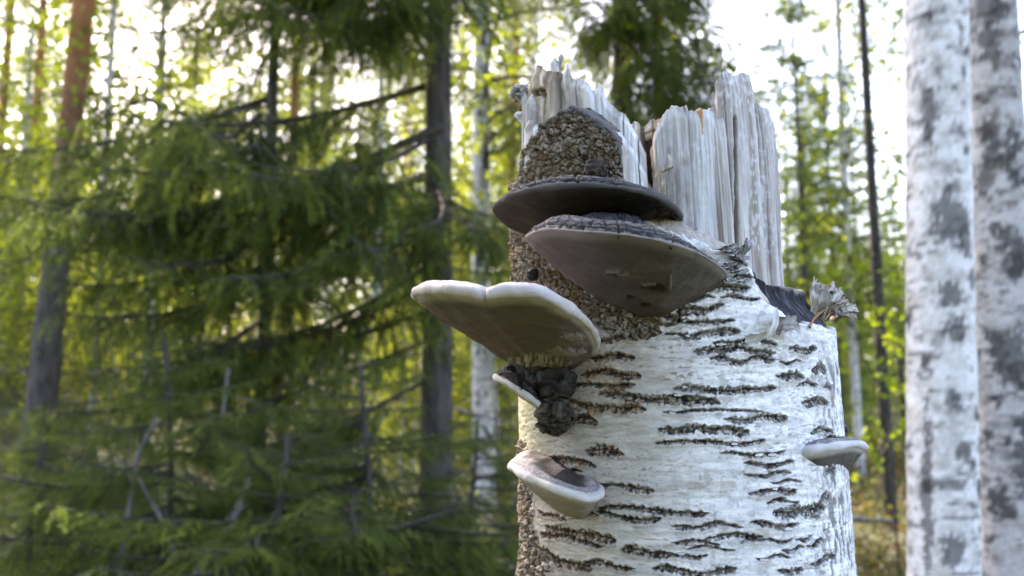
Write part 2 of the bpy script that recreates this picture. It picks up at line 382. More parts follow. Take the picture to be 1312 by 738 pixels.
        hcur = -0.0020*m + 0.0040*m*(cb-0.36) - 0.0010*m*vsp[sel] + 0.0011*np.exp(-((np.abs(dz)-hh-.0012)/0.0014)**2)*(env > 0)*(0.4+cr2[sel])
        dk = mix((0.028, 0.024, 0.021), mix((0.25, 0.23, 0.205), (0.27, 0.155, 0.075), np.full(u.shape, br)), sstep(0.36, 0.66, cb))
        dk = mix(dk, (0.36, 0.32, 0.27), 0.6*sstep(0.60, 0.70, crumb[sel]))
        dk = mix(dk, (.030, .025, .022), .6*vsp[sel]); dk = mix(dk, colr[sel]*.85, .75*fleck[sel])
        core = sstep(.0010, .0003, np.abs(dz-.25*hh))*(env > .2); dk = mix(dk, (.012, .010, .009), .85*core); hcur = hcur-.0016*core
        cc = colr[sel]; colr[sel] = cc*(1-m[:, None]) + dk*m[:, None]
        halo = (.30+.45*br)*np.exp(-np.maximum(0, np.abs(dz)-hh)/(0.0014+.002*br))*(1-m)*(env > 0)*sstep(.35, .6, cr2[sel])
        colr[sel] = mix(colr[sel], (0.22+.06*br, 0.17-.02*br, 0.13-.06*br), halo)
        h[sel] += hcur
        w_ = m > np.maximum(lm[sel], 0.5)
        a = lid[sel]; a[w_] = k; lid[sel] = a
        b = lm[sel]; lm[sel] = np.maximum(b, m)
    nk = sstep(.69, .75, fbm(s*120+200, Z*620, o=3))*sstep(.40, .60, fbm(s*22+33, Z*30)); colr = mix(colr, (.16, .14, .12), .75*nk*(1-lm)); h -= .0006*nk
    # mottled grey weathering towards the right edge
    mo = sstep(1030, 1072, px)*sstep(430, 480, py)*sstep(.50, .60, fbm(s*230, Z*90+20))
    colr = mix(colr, (0.10, 0.095, 0.09), 0.8*mo); h -= 0.0012*mo
    mo2 = sstep(.585, .64, fbm(s*150+50, Z*150+20))*sstep(820, 900, px)*0.35
    colr = mix(colr, (0.25, 0.24, 0.23), mo2)
    # scaly bark over everything
    plate = ed*(0.0014+0.0046*cid) + 0.0022*ed*(np.cos(cid*40)*(wx-np.floor(wx)-.5)+np.sin(cid*40)*(wy-np.floor(wy)-.5)) + 0.0010*sstep(0.02, 0.12, g2-g1) + 0.0010*(crumb-0.5) + .007*(fbm(s*40, Z*40+7)-.5)
    h = h*(1-rough) + rough*(plate - 0.002)
    rc = mix((0.045, 0.032, 0.020), mix((0.24, 0.175, 0.115), (0.47, 0.42, 0.35), sstep(.3, .9, cid*0.6+gid*0.5)), ed*(0.35+0.65*sstep(.02, .2, g2-g1)))
    rc = mix(rc, (0.20, 0.115, 0.05), 0.6*sstep(.55, .7, fbm(s*60+8, Z*60)))
    rc = mix(rc, (0.17, 0.15, 0.06), 0.2*sstep(.5, .7, fbm(s*30+80, Z*30)))
    topd = sstep(16, 3, np.interp(px, BT[:, 0], BT[:, 1])*-1 + py)*(px < 800)*(px > 690)
    rc = mix(rc, (0.16, 0.155, 0.165), 0.8*topd)
    rc = rc*.72; colr = mix(colr, rc, rough)
    # roll the torn edge inwards
    roll = sstep(-2, 7, above)
    r = RR + h - 0.030*roll**1.5
    colr = mix(colr, (0.13, 0.10, 0.075), 0.85*sstep(0.0, 3.0, above)*(px > 800))
    r += 0.013*np.exp(-((px-990)/16)**2-((py-412)/17)**2)*(1-roll)
    r += 0.010*sstep(700, 740, py)*sstep(690, 655, px)
    r += 0.05*np.exp(-np.maximum(Z, 0)/0.22)*(0.7+0.6*fbm(TH*2, Z*0+3))
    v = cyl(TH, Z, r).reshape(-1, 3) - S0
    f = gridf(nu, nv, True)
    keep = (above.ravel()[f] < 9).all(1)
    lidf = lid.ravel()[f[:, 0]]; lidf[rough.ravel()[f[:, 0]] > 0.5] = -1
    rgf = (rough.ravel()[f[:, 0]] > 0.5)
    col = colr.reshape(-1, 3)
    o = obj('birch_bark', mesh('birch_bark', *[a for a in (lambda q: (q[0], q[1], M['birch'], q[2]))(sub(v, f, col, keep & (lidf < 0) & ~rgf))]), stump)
    q = sub(v, f, col, keep & rgf); o = obj('scaly_bark', mesh('scaly_bark', q[0], q[1], M['fissure'], q[2]), stump)
    o['label'] = 'thick brown cracked scaly bark'
    for k in range(len(ths0)):
        kk = keep & (lidf == k) & ~rgf
        if kk.sum() > 12:
            q = sub(v, f, col, kk); obj('bark_fissure', mesh('bark_fissure', q[0], q[1], M['fissure'], q[2]), stump)
build_bark()

def build_core():                                    # the rotten, stained ledge between bark and splinters
    ths = np.linspace(-0.35, 1.75, 330); zs = np.linspace(1.36, 1.56, 170)
    TH, Z = np.meshgrid(ths, zs, indexing='ij'); s = TH*RR
    px, py = proj(cyl(np.clip(TH, -1.36, 1.36), Z, RR))
    ab = np.interp(px, BT[:, 0], BT[:, 1]) - py
    n = fbm(s*120, Z*50); n2 = fbm(s*300, Z*120)
    lim = 26 + 26*sstep(940, 985, px) + 12*(fbm(s*90+3, Z*8)-.5) + 8*(n2-.5)
    ab = ab+0*s; r = RR - 0.006 - (0.034-.010*sstep(930, 980, px))*sstep(-5, 45, ab) - 0.09*sstep(lim-3, lim+14, ab) + 0.006*(n-0.5) + 0.003*(n2-0.5)
    col = mix((0.30, 0.25, 0.20), (0.55, 0.50, 0.45), n)
    dark = sstep(-4, 6, polysd(px, py, [(950,318),(985,326),(1012,350),(1050,366),(1080,380),(1090,425),(1040,430),(1008,420),(990,398),(984,362),(965,345)]) + 14*(n-0.5))
    col = mix(col, mix((0.030, 0.027, 0.033), (0.10, 0.095, 0.11), sstep(.5, .75, n2)), dark)
    cream = sstep(-2, 4, polysd(px, py, [(964,340),(980,345),(994,362),(993,392),(980,384),(970,366)]) + 8*(n-0.5))
    col = mix(col, mix((0.42, 0.36, 0.28), (0.66, 0.62, 0.54), n2), cream)
    r += 0.004*cream
    v = cyl(TH, Z, r).reshape(-1, 3)-S0; f = gridf(330, 170)
    keep = ((ab.ravel()[f] > -22) & (ab.ravel()[f] < 85)).all(1)
    q = sub(v, f, col.reshape(-1, 3), keep); obj('rotten_ledge', mesh('rotten_ledge', q[0], q[1], M['wood'], q[2]), stump)
    a = np.linspace(0, 2*math.pi, 49)[:-1]; rr = np.linspace(0.002, RR-0.052, 14)
    A, Q = np.meshgrid(a, rr, indexing='ij')
    zz = 1.40 + 0.02*fbm(A*3, Q*60) - 0.03*(Q/RR)
    v = cyl(A, zz, Q)-S0; obj('heartwood', mesh('heartwood', v, gridf(48, 14, True), M['wood'], np.full((48*14, 3), 0.25)), stump)
build_core()

def shard(top, ybot, rad, thick, palette, name='wood_splinter', jag=5, seed=0, groove=0.0017, edges=(0, 0), notch=None, rows=100, step=0.8):
    """a splintered board standing on the stump: top = [(px, py)...] outline of its broken end"""
    top = np.array(top, float); x = np.arange(top[0, 0], top[-1, 0]+.01, step); n = len(x)
    radx = np.interp(x, [p[0] for p in rad], [p[1] for p in rad])
    th, _ = on_cyl(x, np.full(n, 300.0), radx)
    pt = np.array([cyl(th[i], 0.0, radx[i]) for i in range(n)])
    yt = np.interp(x, top[:, 0], top[:, 1])
    yt = yt + jag*1.8*(vnoise(x/9+seed*7, x*0+seed)-0.5) + jag*1.3*(vnoise(x/3.3+seed*3, x*0+seed)-0.5)*vnoise(x/13+seed, x*0+4) + jag*.5*(vnoise(x/1.2+seed*3, x*0+seed)-0.5)
    zt = z_at(pt[:, 1], yt); zb = z_at(pt[:, 1], ybot)
    v_ = np.linspace(0, 1, rows)**0.9
    Z = zb[:, None] + (zt-zb)[:, None]*v_[None]
    S = (th*radx)[:, None] + 0*Z; TH = th[:, None] + 0*Z; RX = radx[:, None] + 0*Z
    g = fbm(S*150+seed*5, Z*5+seed, o=3); g2 = fbm(S*420+seed*9, Z*9+seed, o=3); g3 = fbm(S*45+seed*2, Z*7)
    fine = fbm(S*300, Z*200+seed)
    crk = sstep(0.028, 0.004, np.abs(fbm(S*60+seed*11, Z*3.2+seed*3, o=2)-0.5))
    tr = g3*6; ly = np.floor(tr)+sstep(.75, 1, tr-np.floor(tr)); hgt = groove*1.6*(g-0.5) + groove*1.0*(g2-0.5) + 0.0042*(ly/6-.5) - 0.0045*crk + 0.001*(fine-0.5)
    wob = 0.010*(fbm(Z*9+seed, S*0+seed)-0.5)*v_[None]
    c0, c1, c2, cs = palette
    col = mix(c0, c1, sstep(.3, .7, 0.55*g+0.45*g2)); col = mix(col, c2, 0.75*sstep(.55, .72, fbm(S*90+seed*13, Z*6+40)))
    col = mix(col, cs, 0.7*sstep(.52, .66, fine)*sstep(.4, .6, fbm(S*25+7, Z*25)))
    col = mix(col, (0.07, 0.055, 0.045), 0.8*crk); col = col*(.80+.45*fbm(S*28+seed*3, Z*4+seed))[..., None]; col = mix(col, (.20, .15, .11), .55*sstep(.62, .74, fbm(S*30+seed*17, Z*18)))
    if notch is not None:
        PXn, PYn = proj(cyl(TH, Z, RX)); m = sstep(-1.5, 1.5, polysd(PXn, PYn, notch)+3*(fine-.5))
        hgt -= 0.012*m; col = mix(col, (0.06, 0.035, 0.02), m)
    inset = np.maximum(sstep(5, 0, x-x[0]), sstep(5, 0, x[-1]-x))[:, None]**2
    front = cyl(TH, Z, RX + hgt + wob - 0.006*inset - 0.004*sstep(.93, 1, v_)[None])
    tk = thick*(0.35 + 0.65*(1-inset))*(1-0.75*v_[None]**2)
    bk = cyl(TH, Z - 0.004*v_[None]*(1+fine), RX + hgt*0.6 + wob - 0.006*inset - tk)
    nf = n*rows; v = np.concatenate([front.reshape(-1, 3), bk.reshape(-1, 3)])-S0
    f = gridf(n, rows); fb = f[:, ::-1]+nf
    i = np.arange(n-1); a = i*rows+rows-1; ft = np.stack([a, a+rows, a+rows+nf, a+nf], -1)
    j = np.arange(rows-1); l0 = np.stack([j, j+1, j+1+nf, j+nf], -1); r0 = l0[:, ::-1] + (n-1)*rows
    fs = np.concatenate([f, fb, ft, l0, r0])
    cc = np.concatenate([col.reshape(-1, 3)]*2)
    return obj(name, mesh(name, v, fs, M['wood'], cc), stump)
GREY = ((0.30, 0.27, 0.245), (0.56, 0.53, 0.51), (0.30, 0.245, 0.195), (0.66, 0.64, 0.65))
WHITE = ((0.50, 0.48, 0.47), (0.70, 0.69, 0.70), (0.46, 0.41, 0.35), (0.78, 0.77, 0.79))
CREAM = ((0.36, 0.30, 0.24), (0.58, 0.52, 0.45), (0.40, 0.26, 0.15), (0.66, 0.62, 0.58))
TAN = ((0.30, 0.24, 0.18), (0.50, 0.44, 0.36), (0.22, 0.15, 0.10), (0.60, 0.57, 0.52))
q = RR
# tall right-hand board and its neighbours
shard([(934,102),(940,92),(949,91),(957,96),(962,92),(972,91),(978,96),(983,106)], 420, [(934,q-.034),(983,q-.042)], .035, GREY, seed=1, jag=4, notch=[(940,150),(943,150),(947,345),(943,345)])
shard([(978,112),(986,128),(992,137),(1000,140),(1005,152),(1008,185),(1012,235),(1016,290),(1019,335),(1022,370)], 430, [(978,q-.042),(1022,q-.055)], .03, GREY, seed=2, jag=4)
shard([(922,152),(930,148),(940,150),(944,158)], 400, [(922,q-.030),(944,q-.030)], .02, GREY, seed=3, jag=3)
shard([(918,142),(926,134),(934,124),(942,118)], 400, [(918,q-.044),(942,q-.044)], .02, GREY, seed=13, jag=3)
shard([(842,176),(850,160),(858,148),(868,138),(880,135),(894,136)], 380, [(842,q-.050),(894,q-.036)], .03, WHITE, seed=4, jag=3)
shard([(890,138),(900,142),(906,140),(916,138),(926,142),(932,150)], 380, [(890,q-.037),(932,q-.034)], .03, WHITE, seed=5, jag=3)
shard([(904,139),(909,136),(914,139)], 172, [(904,q-.0335),(914,q-.0335)], .01, ((.42,.24,.13),(.55,.34,.2),(.45,.28,.15),(.6,.45,.35)), seed=15, jag=2, rows=60)
shard([(806,170),(815,158),(824,156),(834,160),(842,152),(852,149),(862,152),(870,160)], 380, [(806,q-.085),(870,q-.078)], .02, CREAM, seed=6, jag=4, notch=[(822,172),(838,165),(846,178),(832,188),(836,240),(828,230)])
shard([(836,250),(842,222),(850,205),(856,212),(862,196),(868,200),(872,250)], 340, [(836,q-.050),(872,q-.040)], .015, CREAM, seed=16, jag=5, notch=[(848,222),(864,214),(870,228),(866,262),(857,268),(853,236)])
# white board beside the scaly bark
shard([(786,158),(794,168),(802,172),(812,182),(820,196),(826,210),(831,224),(834,240)], 330, [(786,q-.012),(834,q-.020)], .025, WHITE, seed=7, jag=4)
# back-left wall
shard([(720,92),(728,97),(732,85),(736,82),(740,96),(744,101),(752,100),(760,104),(767,114)], 300, [(720,q-.034),(767,q-.034)], .022, WHITE, seed=8, jag=3)
shard([(764,116),(770,112),(775,103),(780,108),(784,126),(790,136),(799,140),(808,145),(816,156),(824,176),(832,196)], 320, [(764,q-.040),(832,q-.050)], .022, WHITE, seed=9, jag=4)
shard([(679,112),(684,100),(691,85),(697,86),(704,91),(714,89),(722,92)], 300, [(679,q-.012),(722,q-.026)], .02, TAN, seed=10, jag=3, notch=[(680,116),(694,113),(699,121),(698,130),(692,121),(680,124)])
shard([(708,84),(711,73),(715,73),(717,84)], 180, [(708,q-.042),(717,q-.042)], .008, WHITE, seed=11, jag=1, rows=50)
shard([(716.5,72),(717.5,66),(719,66),(720,72)], 180, [(716,q-.036),(720,q-.036)], .004, GREY, seed=12, jag=.5, rows=50, step=.5, groove=.0008)
shard([(669,130),(673,116),(678,122),(684,118),(690,140)], 290, [(669,q-.002),(690,q-.012)], .02, GREY, seed=14, jag=5)
shard([(669,186),(674,160),(682,152),(690,158),(697,172)], 300, [(669,q+.002),(697,q-.004)], .014, WHITE, seed=17, jag=5)

def lump(parent, name, pts, rad, mat, c0, c1, amp=0.3, fr=120, seed=0, crk=1.0):
    """rough fragment along a short spine"""
    P = np.array(pts, float); n = 56; t = np.linspace(0, len(P)-1, n)
    Q = np.stack([np.interp(t, np.arange(len(P)), P[:, i]) for i in range(3)], -1)
    prof = np.sqrt(np.clip(1-(2*np.linspace(0, 1, n)-1)**2, 0.003, 1))**0.8
    v, f = tube(Q, np.interp(t, np.arange(len(P)), np.broadcast_to(rad, len(P)))*prof, 48)
    ctr = np.repeat(Q, 48, 0); d = v-ctr
    nn = fbm(v[:, 0]*fr+seed, v[:, 1]*fr, v[:, 2]*fr); n3 = fbm(v[:, 0]*fr*3+seed, v[:, 1]*fr*3, v[:, 2]*fr*3)
    ck = sstep(.05, .01, np.abs(fbm(v[:, 0]*fr*.9+seed+5, v[:, 1]*fr*.9, v[:, 2]*fr*.9, o=4)-.5))*crk
    v = ctr + d*(1+amp*2.4*(nn-0.5)+amp*1.4*(n3-0.5)-.13*ck)[:, None]
    return obj(name, mesh(name, v-np.array(parent.location), f, mat, mix(mix(c0, c1, sstep(.35, .65, .5*nn+.5*n3)), np.array(c0)*.3, ck)), parent)
lump(stump, 'wood_chip', [at(660,108,1.02), at(664,116,1.02), at(672,126,1.02), at(680,142,1.02)], [.007,.011,.011,.008], M['fissure'], (.16,.14,.12), (.58,.56,.54), .42, 170, 1, crk=.8)
lump(stump, 'wood_chip', [at(666,136,1.02), at(674,140,1.02), at(682,146,1.02)], [.007,.011,.009], M['fissure'], (.16,.09,.06), (.32,.22,.15), .4, 170, 2, crk=.8)
lump(stump, 'wood_chip', [at(658,149,1.0), at(668,150,1.0), at(678,156,1.0), at(682,176,1.0)], [.005,.007,.008,.005], M['fissure'], (.36,.33,.30), (.76,.75,.74), .4, 170, 3, crk=.7)
lump(stump, 'bark_knob', [at(678,348,.945), at(683,352,.94), at(687,358,.945)], [.005,.007,.005], M['crust'], (.012,.011,.012), (.05,.045,.04), .3, 150, 4)
lump(stump, 'bark_knob', [at(748,226,.885), at(762,216,.88), at(776,228,.885)], [.007,.011,.008], M['crust'], (.012,.010,.009), (.06,.045,.03), .3, 150, 5)
lump(stump, 'bark_knob', [at(1076,542,1.06), at(1078,550,1.06), at(1076,560,1.06)], [.006,.008,.006], M['fissure'], (.06,.055,.05), (.2,.19,.18), .3, 150, 6)

def ribbon(name, spine, width, curl, c0, c1, jag=0.3, nu=46, nv=26, seed=0, mat='birch', thick=0.0006, side=None):
    """a peeled strip of bark: spine points in the world, width in metres, curl = bend across the strip in radians"""
    P = np.array(spine, float); t = np.linspace(0, len(P)-1, nu); k = np.arange(len(P))
    tt = t/(len(P)-1)
    Q = np.stack([np.interp(t, k, P[:, i]) for i in range(3)], -1)
    for _ in range(6): Q[1:-1] = (Q[:-2]+2*Q[1:-1]+Q[2:])/4
    T = np.gradient(Q, axis=0); T /= np.linalg.norm(T, axis=1)[:, None]
    N = np.array(side if side is not None else (0, -1, 0), float); B = np.cross(T, N); B /= np.linalg.norm(B, axis=1)[:, None]; N2 = np.cross(B, T)
    wv = np.interp(tt, np.linspace(0, 1, len(np.atleast_1d(width))), np.atleast_1d(width))
    u = np.linspace(-.5, .5, nv)
    wj = wv[:, None]*(1+jag*2*(vnoise(tt[:, None]*14+seed, np.sign(u)[None]*3+seed)-0.5))
    cu = np.interp(tt, np.linspace(0, 1, len(np.atleast_1d(curl))), np.atleast_1d(curl))[:, None]
    cu = np.where(np.abs(cu) < 1e-3, 1e-3, cu)
    ang = cu*u[None]; off = wj*np.sin(ang)/cu; hgt = wj*(1-np.cos(ang))/cu
    n = fbm(Q[:, None, 0]*200+u[None]*6+seed, Q[:, None, 2]*200+u[None]*3, o=4)
    v = Q[:, None] + off[..., None]*B[:, None] + (hgt + 0.10*wj*(n-.5))[..., None]*N2[:, None]
    back = v - thick*N2[:, None]
    V = np.concatenate([v.reshape(-1, 3), back.reshape(-1, 3)]); f = gridf(nu, nv); m = nu*nv
    i = np.arange(nu-1)*nv; j = np.arange(nv-1)
    fs = [f, f[:, ::-1]+m, np.stack([i, i+nv, i+nv+m, i+m], -1), np.stack([i+nv-1, i+nv+m-1+nv*0, i+m+nv-1, i+nv-1+nv], -1)[:, [0, 3, 1, 2]]]
    col = mix(c0, c1, sstep(.3, .7, n)); cc = np.concatenate([col.reshape(-1, 3)]*2)
    fs = fs[:3]
    return obj(name, mesh(name, V-S0, np.concatenate(fs), M[mat], cc), stump)
# shaggy torn roll of bark on the right shoulder
for k in range(15):
    a = k/14
    x0 = 1036+34*a+random.uniform(-5, 5); y0 = 414-6*a+random.uniform(-6, 4)
    x1 = 1046+56*a+random.uniform(-4, 5); y1 = 366+38*a*a+random.uniform(-6, 6)
    ya = 1.0+0.03*a+random.uniform(-.02, .015)
    ribbon('torn_bark_strip', [at(x0, y0, ya), at(x0*.65+x1*.35+2, y0*.5+y1*.5-8, ya-.025), at(x0*.25+x1*.75+3, y1-3, ya-.015), at(x1, y1+3, ya+.02)],
           [.009, .013, .011, .003], [1.2, 1.6, 2.2, 1.4], (.20, .17, .14), (.52, .48, .44), .5, seed=k*2.3, mat='wood', side=(0.2, -1, .3))
# peeled white flap with a grey inside
ribbon('peeled_bark_flap', [at(955,434,.866), at(970,433,.856), at(984,427,.848), at(992,416,.848), at(994,394,.856)], [.008, .013, .013, .009, .003], [2, 3, 3.4, 3, 2], (.55, .52, .49), (.80, .79, .78), .3, seed=5, side=(.2, -1, 0))
ribbon('peeled_bark_flap', [at(994,418,.868), at(1004,414,.858), at(1015,416,.856), at(1025,424,.872)], [.016, .020, .016, .004], [.8, 1.2, 1.6, 1.2], (.22, .20, .19), (.42, .40, .39), .4, seed=6, side=(.3, -1, .2))
for k in range(11):                                   # grey curled strips by the big bracket
    x0 = 914+random.uniform(0, 30); y0 = 322+random.uniform(-6, 40); 
    x1 = x0+random.uniform(12, 28); y1 = y0-random.uniform(0, 8)
    ribbon('curled_bark_strip', [at(x0, y0, .880), at((x0+x1)/2, (y0+y1)/2+2, .858), at(x1, y1, .868)], [.004, .006, .003], [1.5, 2.5, 2], (.10, .095, .09), (.45, .43, .42), .5, 26, 12, seed=k*1.7+1, side=(.1, -1, .2))
ribbon('curled_bark_strip', [at(938,332,.872), at(950,324,.85), at(957,314,.845), at(959,306,.855)], [.006,.012,.010,.004], [1.5,2.4,2.8,2], (.10,.095,.09), (.40,.38,.37), .4, seed=30, side=(.1,-1,.2))
# small papery flakes lifted off the bark
for k in range(44):
    l = random.choice(LENT[:64]); u = random.random()
    x = l[0]+(l[2]-l[0])*u; y = l[1]+(l[3]-l[1])*u + random.choice((-1, 1))*l[4]*0.8
    if (632 < x < 775 and y < 478) or (1015 < x): continue
    t0, z0 = on_cyl(x, y); t1, z1 = on_cyl(x+random.uniform(5, 13), y+random.uniform(-2, 2))
    p0 = cyl(t0, z0, RR+.0004); p1 = cyl((t0+t1)/2, (z0+z1)/2, RR+.0016); p2 = cyl(t1, z1, RR+random.uniform(.001, .004)); d = cdir(t0)
    dk = x < 800
    ribbon('bark_flake', [p0, p1, p2], [.0015, .0035, .001], [.8, 1.8, 2.4], (.36, .30, .24) if dk else (.5, .49, .48), (.58, .54, .48) if dk else (.80, .79, .79), .6, 14, 8, seed=k*1.3, side=(d[0], d[1], .3))
# two dry pine needles caught on the ledge
pn = empty('dry_pine_needle', at(1038, 418, .91), 0, 'pair of dry orange pine needles caught on the torn bark', 'pine needle')
for k, pts in enumerate(([(1037,419),(1042,410),(1050,402),(1058,396)], [(1038,420),(1040,413),(1045,404),(1049,400)])):
    P = np.array([at(a, b, .905+.012*i) for i, (a, b) in enumerate(pts)])-np.array(pn.location)
    v, f = tube(P, [.0011, .001, .0009, .0003], 6); obj('needle', mesh('needle', v, f, M['orange']), pn)

# ------------------------------------------------------------------ bracket fungi
def closed(pts, n):
    P = np.array([at(a, b, c) for a, b, c in pts]); m = len(P)
    d = np.linalg.norm(np.roll(P, -1, 0)-P, axis=1); s = np.concatenate([[0], np.cumsum(d)]); S = np.linspace(0, s[-1], n, endpoint=False)
    k = np.clip(np.searchsorted(s, S, 'right')-1, 0, m-1); t = ((S-s[k])/d[k])[:, None]
    p0, p1, p2, p3 = P[(k-1) % m], P[k], P[(k+1) % m], P[(k+2) % m]
    Q = 0.5*((2*p1)+(-p0+p2)*t+(2*p0-5*p1+4*p2-p3)*t**2+(-p0+3*p1-3*p2+p3)*t**3)
    for _ in range(int(n*0.006)): Q = (np.roll(Q, 1, 0)+2*Q+np.roll(Q, -1, 0))/4
    return Q, S
def bracket(name_label, rim, bot, top, margin, crust_h, crust_in, cols, n=420, crack=None, bulge=(0.0, 0.0), lump_=0.002, seed=0, flaws=(), notch=None, group='bracket fungi on the birch stump', rimc=None, darkback=0.0):
    """rim: outline loop (px, py, distance); bot / top: where underside and crust meet inside the trunk; margin: rounded edge height"""
    Q, S = closed(rim, n); Q0 = Q.copy(); bo = at(*bot); to = at(*top); up = np.array([0, 0, 1.0]); cen = Q.mean(0)
    if notch:
        for (nx, nw, nd) in notch:
            qx, qy = proj(Q); dd = np.abs(qx-nx) + 3*(Q[:, 1] > cen[1])*100
            kk = np.exp(-(dd/nw)**2)[:, None]; dr = cen-Q; dr[:, 2] = 0; dr /= np.linalg.norm(dr, axis=1)[:, None]; Q = Q + dr*kk*nd
    inw = cen-Q; inw[:, 2] = 0; inw /= np.linalg.norm(inw, axis=1)[:, None]+1e-9
    rows, kind = [], []
    nb = 150 if n > 400 else 70
    for t in np.linspace(0, 1, nb):                   # underside, from the trunk out to the rim
        g = t
        p = bo + (Q0+(Q-Q0)*t**9-bo)*g + up*(-bulge[0]*4*g*(1-g)) 
        rows.append(p); kind.append(0)
    nm = 16
    for t in np.linspace(0, 1, nm)[1:]:               # rounded margin
        a = math.pi*t
        rows.append(Q - inw*(margin*0.55*math.sin(a)) + up*(margin*0.5*(1-math.cos(a)))); kind.append(1)
    Qm = Q + up*margin
    nc = 44 if crust_h > 0 else 20
    for t in np.linspace(0, 1, nc)[1:]:               # crust: steep first, then running back to the trunk
        Qc = Qm + inw*crust_in*(0.25*t+0.75*t*t) + up*crust_h*math.sin(t*math.pi/2); rows.append(Qc); kind.append(2)
    nt_ = 22; Ql = rows[-1]
    for t in np.linspace(0, 1, nt_)[1:]:
        rows.append(Ql + (to-Ql)*t + up*bulge[1]*4*t*(1-t)); kind.append(2)
    V = np.stack(rows, 1); kind = np.array(kind); nr = len(rows)
    N = np.cross(np.roll(V, -1, 0)-np.roll(V, 1, 0), np.gradient(V, axis=1)); N /= np.linalg.norm(N, axis=2)[..., None]+1e-9
    if np.einsum('ijk,ijk->', N[:, nb:nb+nm], -np.broadcast_to(inw[:, None], N[:, nb:nb+nm].shape)) < 0: N = -N
    x, y, z = V[..., 0], V[..., 1], V[..., 2]
    a1 = fbm(x*55+seed, y*55, z*55); a2 = fbm(x*260+seed, y*260, z*260); a3 = fbm(x*18+seed, y*18, z*18)
    h = lump_*2*(a1-.5) + lump_*2.5*(a3-.5) + 0.0005*(a2-.5)
    K = np.broadcast_to(kind[None], x.shape); r_ = np.arange(nr)[None]+0*K
    cp, cm, cc, cc2 = [np.array(c) for c in cols]
    tb = np.clip(r_/(nb-1), 0, 1)
    # underside colours: faint zones following the rim
    zone = fbm(tb*9+seed, a1*1.2, o=3)
    zone = .6*zone+.4*fbm(tb*46+.8*a3, a3*.6+seed, o=2)
    pc = cp*(0.74+0.52*zone)[..., None]; pc = mix(pc, np.array([.16, .10, .065]), 0.35*sstep(.58, .75, a1))
    pc = mix(pc, cp*1.35, 0.4*sstep(.6, .75, fbm(x*70+30, y*70, z*70)))
    pc = mix(pc, cm, 0.8*sstep(.92, 1.0, tb))
    mc = cm*(0.85+0.3*a1)[..., None]
    col = np.where((K == 0)[..., None], pc, mc)
    t2 = (r_-(nb+nm-2))/(nc+nt_-2.0)
    u = (S/0.0085)[:, None] + 0*x
    crk = np.zeros_like(x)
    if crack:
        rad_ = crack
        v_ = t2*nc*0.15
        f1, f2, ci = voronoi(u/rad_[0] + 0.9*fbm(x*90+seed, y*90, z*90), v_/rad_[1] + 1.0*fbm(x*60, y*60+seed, z*60), 20)
        e1 = sstep(0.11, 0.03, f2-f1)*rad_[2]
        g1, g2, gi = voronoi(u*2.0/rad_[0]+5, v_*2.0/rad_[1]+2, 70)
        e2 = sstep(0.12, 0.03, g2-g1)*0.3
        big = np.zeros_like(x)
        qx, qy = proj(V)
        for bx, bw in rad_[3]:
            big = np.maximum(big, sstep(bw, bw*0.2, np.abs(qx-bx+5*(a1-.5)*2))*(V[..., 1] < cen[1]))
        ring = np.maximum(sstep(.035, .006, np.abs(t2-0.10-0.05*(a3-.5)-.02*(a1-.5))), sstep(.03, .006, np.abs(t2-0.22-0.08*(a3-.5)-.03*(a1-.5))))
        crk = np.maximum.reduce([e1, e2, big, ring*0.9])*sstep(-.045, .02, t2)*sstep(.95, .6, t2)
        bigm = big*sstep(-.10, -.02, t2)*(t2 < .6)
        crk = np.maximum(crk, bigm)
        h = h + (K == 2)*(0.0006*ci - 0.0003) - 0.0034*crk - 0.003*bigm
    tc_ = np.clip(t2, 0, 1)
    ccol = mix(cc, cc2, sstep(.3, .7, .55*a2+.45*a1))
    ccol = mix(ccol, cm*0.8, 0.75*sstep(.10, .0, tc_)*(0 if rimc is None else rimc))
    ccol = mix(ccol, mix((.012, .011, .011), (.06, .055, .055), a2), darkback*sstep(.40, .62, tc_+.5*(a1-.5)))
    rl = sstep(.03, .01, np.abs(tc_-.20-.2*(a3-.5)-.06*(a1-.5)))+sstep(.02, .006, np.abs(tc_-.33-.2*(a3-.5)-.08*(a1-.5))); ccol = mix(ccol, (.10, .095, .095), darkback*.7*np.clip(rl, 0, 1))
    ccol = mix(ccol, (.006, .006, .006), crk*.9)
    col = np.where((K == 2)[..., None], ccol, mix(col, (.01, .009, .008), crk*(K == 1)))
    # damage, pale scuffs and soft painted shade on the underside
    if flaws:
        qx, qy = proj(V)
        for (fx, fy, fw, fh, kind_) in flaws:
            d = np.hypot((qx-fx)/fw, (qy-fy)/fh) + 1.5*(fbm(x*170+fx, y*170, z*170)-.5) + .7*(a2-.5)
            m = sstep(1.0, .75, d)*(K == 0)*(V[..., 1] < AY)
            if kind_ == 'hole': h -= 0.005*m*sstep(.2, .7, a2+.2); col = mix(col, mix((.012, .010, .008), (.14, .09, .06), a2), m)
            elif kind_ == 'lip': h += 0.0025*m; col = mix(col, cp*1.9, m*.75)
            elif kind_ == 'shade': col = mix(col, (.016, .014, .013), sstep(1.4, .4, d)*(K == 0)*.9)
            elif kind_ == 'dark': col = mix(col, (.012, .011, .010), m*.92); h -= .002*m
            elif kind_ == 'fringe': fb = fbm(qx*.35, qy*.10, o=3); h += 0.0012*m*(fb-.35); col = mix(col, mix(cp*.8, np.array((.46, .43, .42)), sstep(.35, .65, fb)), m*.85)
            else: col = mix(col, cp*1.6, m*.5)
    V = V + N*h[..., None]
    b = np.array([*cyl(on_cyl(bot[0], bot[1])[0], 0, RR)[:2], bo[2]])
    root = empty('bracket_fungus', tuple(b), 0, name_label, 'fungus', group)
